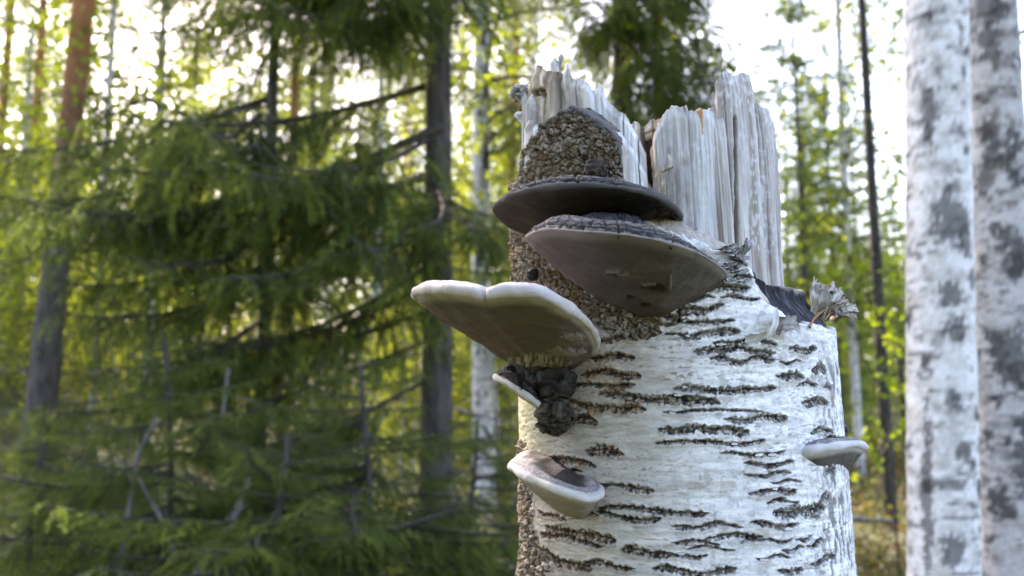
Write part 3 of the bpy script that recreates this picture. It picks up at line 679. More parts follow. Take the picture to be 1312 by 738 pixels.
    v = (V-b).reshape(-1, 3); f = gridf(n, nr, True); rk = kind[np.minimum(f[:, 0] % nr + 1, nr-1)]
    for kk, nm_, mt in ((0, 'pore_surface', 'pore'), (1, 'margin', 'pore'), (2, 'crust', 'crust')):
        qv = sub(v, f, col.reshape(-1, 3), rk == kk); obj(nm_, mesh(nm_, qv[0], qv[1], M[mt], qv[2]), root)
    return root, b
BLK = ((.033, .031, .034), (.105, .100, .105))
bracket('uppermost black cracked bracket fungus just below the scaly bark',
  [(635,269,.90),(648,259,.86),(668,251,.83),(700,245,.81),(750,242,.79),(800,246,.79),(838,256,.81),(862,270,.85),(871,284,.91),(860,290,.97),(800,290,1.0),(720,295,1.0),(665,297,.97),(640,280,.93)],
  (765,330,1.0), (770,232,.98), .006, .012, .035, ((.060,.049,.045),(.075,.070,.066),*BLK), crack=(1.9, 1.6, .95, [(739,2.4),(788,2.2)]), seed=3, lump_=.0016, rimc=.8,
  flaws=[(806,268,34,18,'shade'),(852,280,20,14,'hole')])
bracket('broad bracket fungus with black cracked crust and wide grey scarred underside',
  [(676,309,.835),(684,300,.79),(705,296,.755),(750,299,.725),(800,303,.71),(850,312,.715),(888,324,.75),(914,338,.80),(930,353,.855),(922,364,.90),(880,362,.96),(800,350,.99),(720,335,.97),(688,322,.90)],
  (838,424,.93), (800,262,.93), .003, .017, .05, ((.092,.077,.072),(.24,.215,.20),*BLK), crack=(1.6, 1.5, 1.0, [(862,1.6),(793,1.4)]), bulge=(.006, 0), seed=9, lump_=.0018, n=520, rimc=.35,
  flaws=[(786,353,11,2.6,'hole'),(800,351,9,1.6,'lip'),(786,348,10,1.4,'lip'),(838,370,14,6,'hole'),(858,363,2.5,9,'lip'),(832,364,10,1.5,'lip'),(828,342,18,10,'scuff'),(895,362,24,6,'scuff'),(850,385,30,8,'scuff'),(826,392,7,4,'hole'),(808,382,5,3,'hole')])
bracket('large pale bracket fungus jutting sideways into the open with notched white rim',
  [(533,382,.84),(541,378,.79),(565,377,.745),(600,380,.715),(622,385,.705),(642,381,.70),(680,381,.695),(715,394,.71),(742,412,.755),(759,432,.82),(760,452,.89),(730,452,.96),(660,436,1.0),(590,408,.95),(548,394,.89)],
  (706,492,.985), (720,420,1.0), .0095, .004, .03, ((.140,.108,.102),(.50,.46,.45),(.42,.39,.375),(.52,.49,.47)), bulge=(.004, 0), seed=15, lump_=.0022, n=520, notch=[(621,3.5,.008)],
  flaws=[(690,462,42,9,'fringe'),(720,450,26,6,'lip'),(735,432,18,4,'lip'),(728,440,22,5,'scuff')])
r4, b4 = bracket('small charred black bracket fungus with thin white lip under the pale one',
  [(637,487,.955),(646,492,.925),(662,502,.905),(680,514,.90),(694,524,.92),(700,516,.97),(680,498,1.0),(655,486,1.0)],
  (706,536,.99), (712,474,.97), .006, .010, .012, ((.40,.375,.355),(.52,.50,.485),(.022,.020,.021),(.075,.07,.068)), crack=(1.1, 1.4, .8, [(668,1.4)]), seed=21, lump_=.002, n=260)
lump(r4, 'charred_knob', [at(690,482,.925), at(706,486,.915), at(718,494,.918), at(724,504,.93)], [.014,.020,.020,.012], M['crust'], (.008,.007,.007), (.05,.042,.035), .32, 95, 11)
lump(r4, 'charred_knob', [at(664,476,.955), at(682,482,.935), at(700,490,.925)], [.012,.017,.016], M['crust'], (.03,.028,.03), (.10,.097,.10), .3, 110, 14)
lump(r4, 'charred_knob', [at(712,506,.925), at(710,524,.915), at(708,540,.918), at(706,553,.93)], [.014,.017,.017,.010], M['crust'], (.010,.009,.008), (.09,.07,.055), .4, 110, 12)
bracket('small whitish bracket fungus with grey top tilted low on the stump',
  [(655,603,.955),(660,607,.93),(675,617,.895),(700,629,.87),(730,640,.855),(752,645,.86),(767,642,.875),(768,632,.90),(745,612,.96),(705,595,1.0),(670,594,.99)],
  (738,668,.95), (722,585,.97), .0095, .006, .022, ((.30,.27,.25),(.54,.515,.495),(.21,.20,.203),(.33,.316,.322)), seed=27, lump_=.0018, n=320, bulge=(.004, 0), rimc=1.0, darkback=1.0)
bracket('small smooth grey bracket fungus poking out beside the bright bark edge',
  [(1017,592,.935),(1026,586,.905),(1046,581,.890),(1072,577,.905),(1096,574,.945),(1109,578,.985),(1102,582,1.03),(1070,590,1.09),(1030,596,1.06)],
  (1038,626,1.00), (1052,566,1.04), .008, .004, .02, ((.13,.117,.113),(.56,.545,.55),(.12,.11,.11),(.30,.29,.29)), seed=33, lump_=.0018, n=280, bulge=(.010, 0), rimc=1.0, darkback=1.0)

# ------------------------------------------------------------------ trees: shared pieces
def base_at(px, Y, py=400):
    x = float(at(px, py, Y)[0]); return (x, Y, float(gz(x, Y))-0.05)
def needle_tris(P, T, n_len, wid, spread, r):
    """one thin triangle per needle at points P along direction T"""
    n = len(P); rv = r.normal(size=(n, 3)); T = T/(np.linalg.norm(T, axis=1)[:, None]+1e-9)
    d = rv - (rv*T).sum(1)[:, None]*T; d /= np.linalg.norm(d, axis=1)[:, None]+1e-9
    D = T*(1-spread) + d*spread; D /= np.linalg.norm(D, axis=1)[:, None]
    W = np.cross(D, r.normal(size=(n, 3))); W /= np.linalg.norm(W, axis=1)[:, None]+1e-9
    L = (n_len*r.uniform(.7, 1.25, n))[:, None]
    v = np.stack([P-W*wid*.5, P+W*wid*.5, P+D*L], 1)
    return v.reshape(-1, 3), np.arange(n*3).reshape(-1, 3)
def twig_path(p0, d0, L, droop, n, r):
    s = np.linspace(0, 1, n)[:, None]; d0 = d0/np.linalg.norm(d0)
    return p0 + d0*L*s + np.array([0, 0, -1.0])*droop*L*s**1.7 + 0.03*L*np.cumsum(r.normal(size=(n, 3)), 0)*s
def spruce_branch(seed, L=1.7, droop=.25, lush=1.0, bare=.12, nl=.020, nw=.0042, hang=1.0, young=0.0):
    """returns (wood mesh, needle mesh) of one drooping spruce bough growing along +X"""
    r = np.random.default_rng(seed); wood = Bag(); nd = Bag()
    t = np.linspace(0, 1, 22); ph = r.uniform(0, 6)
    ax = np.stack([t*L, 0.05*L*np.sin(t*4+ph), L*(-droop*t*1.2 + droop*.75*t**3)], -1)
    v, f = tube(ax, 0.019*(1-t)**.8+0.003, 6); wood.add(v, f)
    tint = np.array([.040, .058, .012])
    def needles_on(P, dens, tint=None):
        tint = np.array([.040, .058, .012]) if tint is None else tint
        seg = np.linalg.norm(np.diff(P, axis=0), axis=1).sum(); n = max(3, int(seg/dens))
        u = r.uniform(0, 1, n)*(len(P)-1); i = np.minimum(u.astype(int), len(P)-2)
        q = P[i] + (P[i+1]-P[i])*(u-i)[:, None]; T = P[i+1]-P[i]
        v, f = needle_tris(q, T, nl, nw, .62, r); nd.add(v, f, tint*r.uniform(.85, 1.15))
    for k in range(int(34*lush)):
        tt = bare + (1-bare)*(k+r.uniform(0, 1))/int(34*lush); i = tt*21; i0 = min(int(i), 20)
        p = ax[i0] + (ax[i0+1]-ax[i0])*(i-i0)
        for sg in (-1, 1):
            l2 = L*(.34*(1-tt)**.75+.05)*r.uniform(.6, 1.25)
            a = R_(r.uniform(38, 68)); d = np.array([math.cos(a), sg*math.sin(a), r.uniform(-.35, .05)])
            P = twig_path(p, d, l2, .55*hang*r.uniform(.6, 1.4), 7, r)
            v, f = tube(P, np.linspace(.0045, .0012, 7), 3); wood.add(v, f)
            u_ = np.clip(r.beta(1.3, 2.0)+.35*young+.25*(tt-.5), 0, 1); tw = np.array([.032, .052, .011])*(1-u_)+np.array([.138, .182, .028])*u_
            needles_on(P[1:], .0030, tw)
            for m in range(int(1+l2*11*lush)):
                j = r.integers(1, 6); l3 = l2*r.uniform(.22, .5)*(1-.08*j)+.03
                d3 = (P[j+1]-P[j])/np.linalg.norm(P[j+1]-P[j]) + np.array([r.normal()*.5, r.normal()*.5, -.45*hang+r.normal()*.3])
                P3 = twig_path(P[j], d3, l3, .5*hang, 4, r); needles_on(P3, .0024, tw*r.uniform(.75, 1.3))
    needles_on(ax[14:], .0025)
    return wood.mesh('branch', M['branch']), nd.mesh('needles', M['needles'], False)
def dead_branch_mesh(seed, L=1.2):
    r = np.random.default_rng(seed); b = Bag(); t = np.linspace(0, 1, 14)
    ax = np.stack([t*L, .08*L*np.cumsum(r.normal(size=14))*.3*t, -.18*L*t+.1*L*t*t+.02*np.cumsum(r.normal(size=14))*t], -1)
    b.add(*tube(ax, .011*(1-t)+.002, 5))
    for k in range(16):
        j = r.integers(3, 13); l = L*r.uniform(.12, .35); a = r.uniform(.5, 1.1)*r.choice((-1, 1))
        P = twig_path(ax[j], np.array([math.cos(a), math.sin(a), r.uniform(-.5, .1)]), l, .4, 6, r); b.add(*tube(P, np.linspace(.004, .0008, 6), 3))
    return b.mesh('dead_branch', M['dead_bark'])
BR = [spruce_branch(100+i, 1.7, dr, lu, ba, hang=hg) for i, (dr, lu, ba, hg) in enumerate([(.28, .9, .12, 1.0), (.20, .75, .22, 1.2), (.36, .95, .10, .9), (.12, .8, .15, 1.0), (.30, .55, .38, 1.3)])]
BR += [spruce_branch(200+i, 1.7, dr, lu, .06, hang=hg, young=1.0) for i, (dr, lu, hg) in enumerate([(.10, .62, .35), (.22, .55, .55), (.02, .6, .25)])]
DB = [dead_branch_mesh(50+i) for i in range(3)]
def trunk_mesh(name, H, r0, r1, mat, bend=0.1, n=16, m=40, seed=0, rough=.06, flare=.35):
    r = np.random.default_rng(seed); t = np.linspace(0, 1, m)**1.15; ph = r.uniform(0, 6)
    P = np.stack([bend*np.sin(t*3+ph)*t, bend*np.cos(t*2.3+ph)*t, t*H], -1)
    rad = r0*(1-t)+r1*t + r0*flare*np.exp(-t*H/.18)
    v, f = tube(P, rad, n); c = np.repeat(P, n, 0)
    k = 1+rough*2*(fbm(v[:, 0]*14/ max(r0*6, .3)+seed, v[:, 1]*14/max(r0*6, .3), v[:, 2]*4)-.5)
    return mesh(name, c+(v-c)*k[:, None], f, mat), P, rad
def spruce(label, loc, H, r0, zlo, nbr, zhi=None, seed=0, Lmax=2.2, group=None, dead=10, lean=(0, 0), aim=(), prefer=(0, 1, 2, 3, 4), full=1.0):
    r = np.random.default_rng(seed); root = empty('spruce_tree', loc, 0, label, 'tree', group); root.rotation_euler = (lean[1], lean[0], 0)
    me, P, rad = trunk_mesh('trunk', H, r0, .012, M['spruce_bark'], .06, 14, 60, seed); obj('trunk', me, root)
    def put(z, az, sc_, var, pitch):
        x = np.interp(z, P[:, 2], P[:, 0]); y = np.interp(z, P[:, 2], P[:, 1])
        w_, n_ = BR[var]; b = obj('branch', w_, root); b.location = (x, y, z); b.rotation_euler = (r.normal()*.15, pitch, az); b.scale = (sc_,)*3
        obj('needles', n_, b)
    for k in range(nbr):
        u = (k+r.uniform(0, 1))/nbr; z = zlo + ((zhi or H)-zlo)*u**1.15
        sc_ = Lmax/1.7*(full*(1-.9*(z/H)**1.3)+.06)*r.uniform(.8, 1.15); az = r.uniform(-math.pi, math.pi)
        put(z, az, sc_*r.uniform(.8, 1.15), int(r.choice(prefer)), r.uniform(-.1, .25)-.35*(z/H))
    for (z, az, ln, var, pitch) in aim: put(z, R_(az), ln/1.7, var, pitch)
    for k in range(dead):
        z = r.uniform(.5, zlo+.6); d = obj('dead_branch', DB[k % 3], root); d.location = (np.interp(z, P[:, 2], P[:, 0]), np.interp(z, P[:, 2], P[:, 1]), z)
        d.rotation_euler = (0, r.uniform(-.1, .3), r.uniform(-math.pi, math.pi)); d.scale = (r.uniform(.6, 1.1),)*3
    return root
# ---- near spruces (boughs: height, azimuth seen from above, length, variant, pitch)
spruce('mature spruce with thick grey trunk and long drooping green boughs', base_at(561, 6.5), 14, .128, 4.4, 30, seed=1, Lmax=2.3, dead=14,
  aim=[(3.0, -125, 2.2, 0, .05), (3.3, -160, 2.6, 2, .1), (2.8, -98, 1.9, 0, .2), (2.4, -135, 2.0, 2, .2), (2.9, -70, 1.5, 0, .25), (4.5, -100, 1.9, 2, .2), (4.3, -125, 2.0, 0, .2), (2.0, -165, 2.0, 1, .15), (1.5, -150, 1.7, 1, .2), (3.1, 170, 2.4, 0, .1), (2.8, -40, 1.3, 1, .2), (3.7, -150, 2.4, 0, .12), (2.6, -112, 1.8, 5, .25), (2.95, -88, 1.6, 6, .3), (2.2, -140, 2.0, 6, .2), (2.5, -122, 2.1, 5, .2), (1.8, -150, 1.9, 6, .2), (3.3, -118, 1.9, 6, .25), (4.9, -150, 2.2, 0, .2), (5.0, -172, 2.4, 2, .25), (4.8, -118, 2.0, 0, .25), (4.6, -88, 1.7, 6, .35)])
spruce('spruce with slim mossy trunk whose dark boughs sweep towards the leaning pine', base_at(338, 6.4), 12, .052, 4.0, 26, seed=2, Lmax=2.3, dead=8,
  aim=[(3.6, -175, 2.1, 0, .1), (3.2, -165, 2.0, 2, .05), (2.9, -150, 1.7, 0, .1), (2.5, -150, 1.4, 2, .1), (2.2, -130, 1.5, 0, .1), (2.7, -120, 1.8, 3, .1), (1.9, -110, 1.6, 1, .15), (1.8, -170, 1.5, 0, .2), (2.4, -80, 1.6, 1, .15), (1.5, -60, 1.6, 0, .2), (3.0, -60, 1.5, 1, .1), (3.4, -90, 1.8, 0, .15), (2.3, -70, 1.7, 5, .15), (2.6, -98, 1.7, 6, .2), (1.9, -92, 1.6, 5, .2), (3.1, -112, 1.8, 6, .15), (1.6, -130, 1.6, 6, .1), (2.7, -45, 1.6, 6, .2), (4.9, -60, 1.8, 0, .2), (4.6, -25, 1.8, 2, .2)])
spruce('tall spruce standing directly behind the broken stump', base_at(800, 8.2), 15, .13, 2.0, 64, seed=3, Lmax=1.9, dead=4, full=.9,
  aim=[(5.2, -60, 1.4, 2, .25), (4.7, -30, 1.2, 2, .2), (4.9, -100, 1.6, 0, .2), (5.5, -140, 1.5, 2, .2), (4.3, -70, 1.4, 0, .2), (5.0, -20, 1.2, 0, .3), (4.5, -85, 1.5, 2, .15), (4.8, -115, 1.5, 0, .2), (4.2, -50, 1.3, 2, .2), (4.6, -65, 1.4, 0, .1), (5.2, -90, 1.7, 2, .25), (4.0, -100, 1.4, 0, .1), (4.4, -35, 1.2, 0, .15), (5.4, -75, 1.6, 0, .3)])
def young(label, px, Y, H, seed, n=30, Lm=1.2, group='young spruces in the undergrowth'):
    return spruce(label, base_at(px, Y), H, .010+.006*H, .15, int(n*1.7), seed=seed, Lmax=Lm, dead=2, group=group, prefer=(5, 6, 7, 5, 6, 1))
young('young bushy spruce below the leaning pine', 225, 4.8, 1.7, 11, 34, 1.25)
young('young spruce crowding the foot of the mature spruce', 480, 4.7, 1.5, 12, 30, 1.5)
young('young spruce with trailing boughs beside the scaly bark of the stump', 600, 5.4, 1.25, 13, 26, 1.4)
young('low spreading young spruce in front of grey fallen branches', 355, 4.2, 1.15, 14, 28, 1.5)
young('small spruce at the foot of the leaning pine', 60, 5.6, 1.3, 15, 26, 1.3)
# ---- standing birches
def birch_trunk(H, r0, r1, pts_dark, seed, grey=0.0, bend=.05, lean_=(0, 0), px0=None):
    r = np.random.default_rng(seed); n, m = 96, 700; a = np.linspace(0, 2*math.pi, n, endpoint=False); t = np.linspace(0, 1, m)**2.2
    A, T = np.meshgrid(a, t, indexing='ij'); Z = T*H
    rad = r0*(1-T)+r1*T+.25*r0*np.exp(-Z/.15)
    s = np.minimum(A, 2*math.pi-A)*.1
    nA = np.cos(A)*r0*3; nB = np.sin(A)*r0*3
    st_ = fbm(nA*6+seed, nB*6, Z*34); blot = fbm(nA*4.5+seed*3, nB*4.5, Z*15); fine = fbm(nA*40, nB*40, Z*60)
    col = mix((.50, .47, .44), (.78, .76, .76), sstep(.3, .65, st_*.6+fine*.4))*(1-.45*grey)
    dash = np.maximum(sstep(.56, .66, fbm(nA*6+seed+3, nB*6, Z*60)), .8*sstep(.57, .68, fbm(nA*5+seed+3, nB*5, Z*32)))*sstep(.30, .55, blot+.1*grey)
    col = mix(col, (.10, .095, .09), .8*dash)
    pat = sstep(.665-.115*grey, .72-.10*grey, blot)*sstep(.3, .55, fine+.1)
    col = mix(col, (.035, .033, .032), .88*pat)
    for (z, az, h_, w_) in pts_dark:
        d = np.hypot((Z-z)/h_, ((A-R_(az)+math.pi) % (2*math.pi)-math.pi)*r0/w_) + 1.5*(fine-.5)+1.5*(fbm(nA*7+seed, nB*7, Z*42)-.5)
        pp = sstep(1.1, .7, d); col = mix(col, (.05, .047, .045), .75*pp); pat = np.maximum(pat, pp)
    rad = rad*(1+.04*(blot-.5)) + .006*pat*(fine-.3) + .003*(st_-.5)
    X = lean_[0]*Z+bend*np.sin(Z*.5); Y = lean_[1]*Z
    v = np.stack([X+np.cos(A)*rad, Y+np.sin(A)*rad, Z], -1)
    return mesh('trunk', v, gridf(n, m, True), M['far_birch'], col)
def leaf_quads(P, size, r, hang=.0):
    n = len(P); d = r.normal(size=(n, 3)); d[:, 2] -= hang; d /= np.linalg.norm(d, axis=1)[:, None]
    w_ = np.cross(d, r.normal(size=(n, 3))); w_ /= np.linalg.norm(w_, axis=1)[:, None]
    s = (size*r.uniform(.6, 1.3, n))[:, None]
    v = np.stack([P, P+d*s*.5+w_*s*.36, P+d*s, P+d*s*.5-w_*s*.36], 1)
    return v.reshape(-1, 3), np.arange(n*4).reshape(-1, 4)
def broadleaf_crown(seed, H, zlo, rad, nleaf, size, name='crown'):
    r = np.random.default_rng(seed); wood = Bag(); pts = []
    for k in range(70):
        z = zlo+(H-zlo)*(k+r.uniform(0, 1))/70; az = r.uniform(0, 2*math.pi)
        f = (z-zlo)/(H-zlo); l = rad*(.35+1.0*math.sin(math.pi*min(1, f*.8+.18)))*r.uniform(.55, 1.1)*(1-.55*f)
        P = twig_path(np.array([0, 0, z]), np.array([math.cos(az), math.sin(az), r.uniform(.3, 1.0)]), l, .55, 8, r)
        wood.add(*tube(P, np.linspace(.022*(1-f)+.006, .003, 8), 4))
        for q_ in range(5):
            j = r.integers(2, 7); P2 = twig_path(P[j], P[j+1]-P[j]+r.normal(size=3)*.12*l, l*.45, .8, 6, r); wood.add(*tube(P2, np.linspace(.005, .0015, 6), 3))
            u = r.uniform(1, 5, 24); i = np.minimum(u.astype(int), 4); pts.append(P2[i]+(P2[i+1]-P2[i])*(u-i)[:, None]+r.normal(size=(24, 3))*.09)
    P = np.concatenate(pts); P = P[r.integers(0, len(P), nleaf)]+r.normal(size=(nleaf, 3))*.10
    lv, lf = leaf_quads(P, size, r, .5)
    return wood.mesh('limbs', M['branch']), mesh('leaves', lv, lf, M['leaves'], None, False)
def pine_crown(seed, H, zlo, rad, nclu):
    r = np.random.default_rng(seed); wood = Bag(); nd = Bag()
    for k in range(34):
        z = zlo+(H-zlo)*(k+r.uniform(0, 1))/34; az = r.uniform(0, 2*math.pi); f = (z-zlo)/(H-zlo)
        l = rad*(1-.6*f**2)*r.uniform(.5, 1.1)*(.6+.4*min(1, f*4))
        P = twig_path(np.array([0, 0, z]), np.array([math.cos(az), math.sin(az), r.uniform(.0, .7)]), l, .1, 8, r); wood.add(*tube(P, np.linspace(.035*(1-f)+.01, .006, 8), 5))
        for q_ in range(nclu):
            j = r.integers(3, 8); c = P[min(j, 7)]+r.normal(size=3)*.22; n = 46
            T = r.normal(size=(n, 3)); T /= np.linalg.norm(T, axis=1)[:, None]; T[:, 2] = np.abs(T[:, 2])*.8
            v, fc = needle_tris(c+T*.03+r.normal(size=(n, 3))*.06, T, .11, .014, .2, r); nd.add(v, fc)
    return wood.mesh('limbs', M['branch']), nd.mesh('needles', M['pine_needles'], False)
def far_spruce_crown(seed, H, zlo, rad, sparse=1.0):
    r = np.random.default_rng(seed); wood = Bag(); nd = Bag(); nb = int(95*sparse)
    for k in range(nb):
        z = zlo+(H-zlo)*((k+r.uniform(0, 1))/nb)**1.05; az = r.uniform(0, 2*math.pi); f = (z-zlo)/(H-zlo)
        l = rad*(1-f)**.8*r.uniform(.7, 1.15)+.12
        P = twig_path(np.array([0, 0, z]), np.array([math.cos(az), math.sin(az), .25*f]), l, .38*(1-f)-.05, 7, r); wood.add(*tube(P, np.linspace(.012, .003, 7), 3))
        n = int(40+170*l); u = r.uniform(.6, 6, n); i = np.minimum(u.astype(int), 5); q_ = P[i]+(P[i+1]-P[i])*(u-i)[:, None]
        sd_ = np.array([-math.sin(az), math.cos(az), 0]); w_ = r.uniform(-1, 1, n)*.34*l*(1-u/7.5)
        q_ = q_+sd_*w_[:, None]-np.array([0, 0, 1.0])*(r.uniform(0, .30, n)*(.3+np.abs(w_)))[:, None]
        T = np.stack([np.cos(az)+sd_[0]*np.sign(w_), np.sin(az)+sd_[1]*np.sign(w_), -.5+0*w_], -1)
        nd.add(*needle_tris(q_, T, .11, .020, .35, r))
    return wood.mesh('limbs', M['branch']), nd.mesh('needles', M['far_needles'], False)
BC = [broadleaf_crown(1, 13, 3.5, 2.4, 9000, .085), broadleaf_crown(2, 9, 2.0, 1.9, 7000, .08), broadleaf_crown(3, 6, 1.0, 1.5, 5000, .075)]
PC = [pine_crown(1, 17, 9.5, 2.6, 9), pine_crown(2, 15, 6.0, 2.4, 9)]
SC = [far_spruce_crown(1, 13, 1.2, 2.3), far_spruce_crown(2, 9, .5, 1.9), far_spruce_crown(3, 10, 3.0, 1.5, .7)]
def crown(root, pair, rz=0.0, s=1.0, z=0.0, limb='limbs'):
    a = obj('crown', pair[1], root); a.rotation_euler = (0, 0, rz); a.scale = (s,)*3; a.location = (0, 0, z)
    b = obj('limbs', pair[0], root); b.rotation_euler = (0, 0, rz); b.scale = (s,)*3; b.location = (0, 0, z)
def lean_from(px0, py0, px1, py1, Y):
    a = at(px0, py0, Y); b = at(px1, py1, Y); return float((b[0]-a[0])/(b[2]-a[2]))
# the two white birches on the right
def stand(label, pxb, pyb, pxt, pyt, Y, w_px, dark, seed, grey, H=14.0, group=None):
    ln = lean_from(pxb, pyb, pxt, pyt, Y); p = at(pxb, pyb, Y); g = float(gz(p[0], Y))
    root = empty('birch_tree', (float(p[0])-ln*(float(p[2])-g), Y, g-.05), 0, label, 'tree', group)
    r = w_px/2*Y/F
    obj('trunk', birch_trunk(H, r*1.06, r*.45, dark, seed, grey, .0, (ln, 0)), root)
    a = obj('crown', BC[0][1], root); a.location = (ln*H, 0, H-8.5); a.rotation_euler = (0, 0, seed)
    b = obj('limbs', BC[0][0], root); b.location = (ln*H, 0, H-8.5); b.rotation_euler = (0, 0, seed)
stand('white birch with bold black scars standing beside the stump', 1208, 700, 1199, 20, 2.9, 83,
  [(1.98, -95, .09, .07), (1.90, -70, .05, .035), (1.78, -50, .035, .025), (1.74, -100, .05, .04), (1.62, -90, .04, .04), (2.32, -130, .10, .03), (2.62, -70, .02, .02), (2.45, -65, .02, .02), (1.40, -95, .03, .03), (1.25, -75, .03, .04), (1.20, -60, .03, .02), (.95, -100, .05, .04), (.8, -110, .05, .04), (1.1, -140, .3, .02), (2.2, -60, .02, .02), (.6, -95, .04, .04)], 5, 0.0)
stand('darker grey birch behind the bold-scarred white birch', 1303, 700, 1266, 20, 3.5, 76,
  [(2.75, -120, .08, .05), (2.4, -130, .06, .05), (2.2, -140, .06, .04), (1.9, -90, .1, .06), (1.5, -110, .12, .07), (1.1, -90, .12, .06), (2.9, -120, .1, .05)], 8, 0.85)
# ---- other trees, each a thing of its own
TM = {}
def tmesh(kind, seed=0):
    if kind not in TM:
        mat = {'spruce': 'spruce_bark', 'pine': 'pine_bark', 'dark': 'dark_bark', 'birch': None}[kind]
        if mat: TM[kind] = trunk_mesh('trunk', 15, .12, .02, M[mat], .12, 12, 50, seed+3)[0]
        else: TM[kind] = birch_trunk(12, .10, .02, [], 31, .25, .05)
    return TM[kind]
def tree(kind, label, px, Y, dia, cr, group=None, lean_=0.0, s=1.0, py=400, rz=None, H=15.0):
    names = {'spruce': 'spruce_tree', 'pine': 'pine_tree', 'dark': 'bare_tree', 'birch': 'birch_tree'}
    b = base_at(px, Y, py); root = empty(names[kind], b, random.uniform(0, 6.28) if rz is None else rz, label, 'tree', group)
    if lean_:
        root.rotation_euler = (0, math.atan(lean_), 0)
    t = obj('trunk', tmesh(kind), root); k = dia/ (.20 if kind == 'birch' else .24); t.scale = (k, k, s*H/(12 if kind == 'birch' else 15))
    if cr is not None: crown(root, cr, random.uniform(0, 6.28), s)
    return root
def zpx(py, Y): return float(z_at(Y, py))
tree('pine', 'leaning pine with grey lower bark and orange flaky upper trunk', 58, 10.0, .33, PC[0], lean_=lean_from(55, 560, 105, 20, 10.0), rz=0, H=17)
tree('dark', 'thin dark leafless trunk in front of the open sky', 1143, 9.0, .13, None, lean_=lean_from(1145, 690, 1103, 10, 9.0), rz=0, py=690, H=12)
tree('birch', 'pale birch just behind the mature spruce', 622, 9.2, .23, BC[0])
tree('pine', 'orange barked pine glimpsed beyond the darker grey birch', 1310, 12.0, .26, PC[1], rz=0, lean_=-.01)
tree('pine', 'orange pine trunk rising above the notch of the stump', 853, 16.0, .30, PC[0])
tree('birch', 'slender pale birch next to the orange pine above the stump', 874, 15.0, .2, BC[0])
tree('pine', 'slim reddish pine behind the spruce boughs', 366, 13.0, .2, PC[1])
tree('birch', 'slim grey birch between the leaning pine and the slim mossy spruce', 190, 11.5, .13, BC[1])
tree('birch', 'very thin white birch close to the leaning pine', 126, 11.0, .09, BC[2], s=1.3)
tree('pine', 'distant straight pine beyond the leaning pine', 30, 16, .22, PC[1])
tree('birch', 'thin pale birch pole beside the thin dark trunk', 1093, 13.0, .13, BC[1])
tree('spruce', 'slender light green spruce against the bright sky', 1030, 13.0, .14, SC[2], s=.85, H=10)
G = {'pine': 'pines in the forest behind', 'birch': 'birches in the forest behind', 'spruce': 'spruces in the forest behind'}
LB = {'pine': 'distant orange-trunked pine among the forest trees', 'birch': 'distant yellow-green birch lit by the sun', 'spruce': 'distant light green spruce among the forest trees'}
def far(px, Y, kind, s):
    cr = random.choice({'pine': PC, 'birch': BC[:2], 'spruce': SC}[kind])
    hh = {id(PC[0]): 17, id(PC[1]): 15, id(BC[0]): 13, id(BC[1]): 9, id(SC[0]): 13, id(SC[1]): 9, id(SC[2]): 10}[id(cr)]
    sz = {17: 'tall', 15: 'bushy', 13: 'tall', 9: 'low bushy', 10: 'slender'}[hh]; wh = 'beyond the spruce boughs' if px < 640 else ('behind the broken stump' if px < 1080 else 'beyond the white birches')
    tree(kind, 'distant %s %s %s' % (sz, {'pine': 'orange-trunked pine', 'birch': 'yellow-green birch', 'spruce': 'light green spruce'}[kind], wh), px, Y, random.uniform(.14, .26), cr, G[kind], s=s, H=hh*1.0, lean_=random.uniform(-.02, .02))
for px, Y, c_, s_, lb in ((1072, 15.0, 1, .72, 'conical light green spruce right beside the thin dark trunk'), (1100, 19.0, 0, .62, 'bushy spruce behind the thin pale birch pole'), (1150, 17.0, 1, .60, 'short spruce half hidden by the bold-scarred white birch'), (1040, 20.0, 0, .66, 'spruce glimpsed past the torn bark shoulder of the stump'), (1255, 16.0, 1, .8, 'spruce filling the gap between the two white birches')):
    tree('spruce', lb, px, Y, .13, SC[c_], s=s_, H=(13 if c_ == 0 else 9))
rr_ = random.Random(5)
for k in range(46):                                   # dense, sunlit wood on the left
    Y = 16+26*((k+rr_.random())/46)**.8; px = rr_.uniform(-220, 720)
    far(px, Y, rr_.choices(('pine', 'birch', 'spruce'), (3, 5, 2))[0], rr_.uniform(.8, 1.2))
for k in range(34):                                   # lower, more open wood on the right
    Y = 16+26*((k+rr_.random())/34)**.8; px = rr_.uniform(720, 1560)
    far(px, Y, rr_.choices(('pine', 'birch', 'spruce'), (1, 2, 4))[0], rr_.uniform(.5, .8))
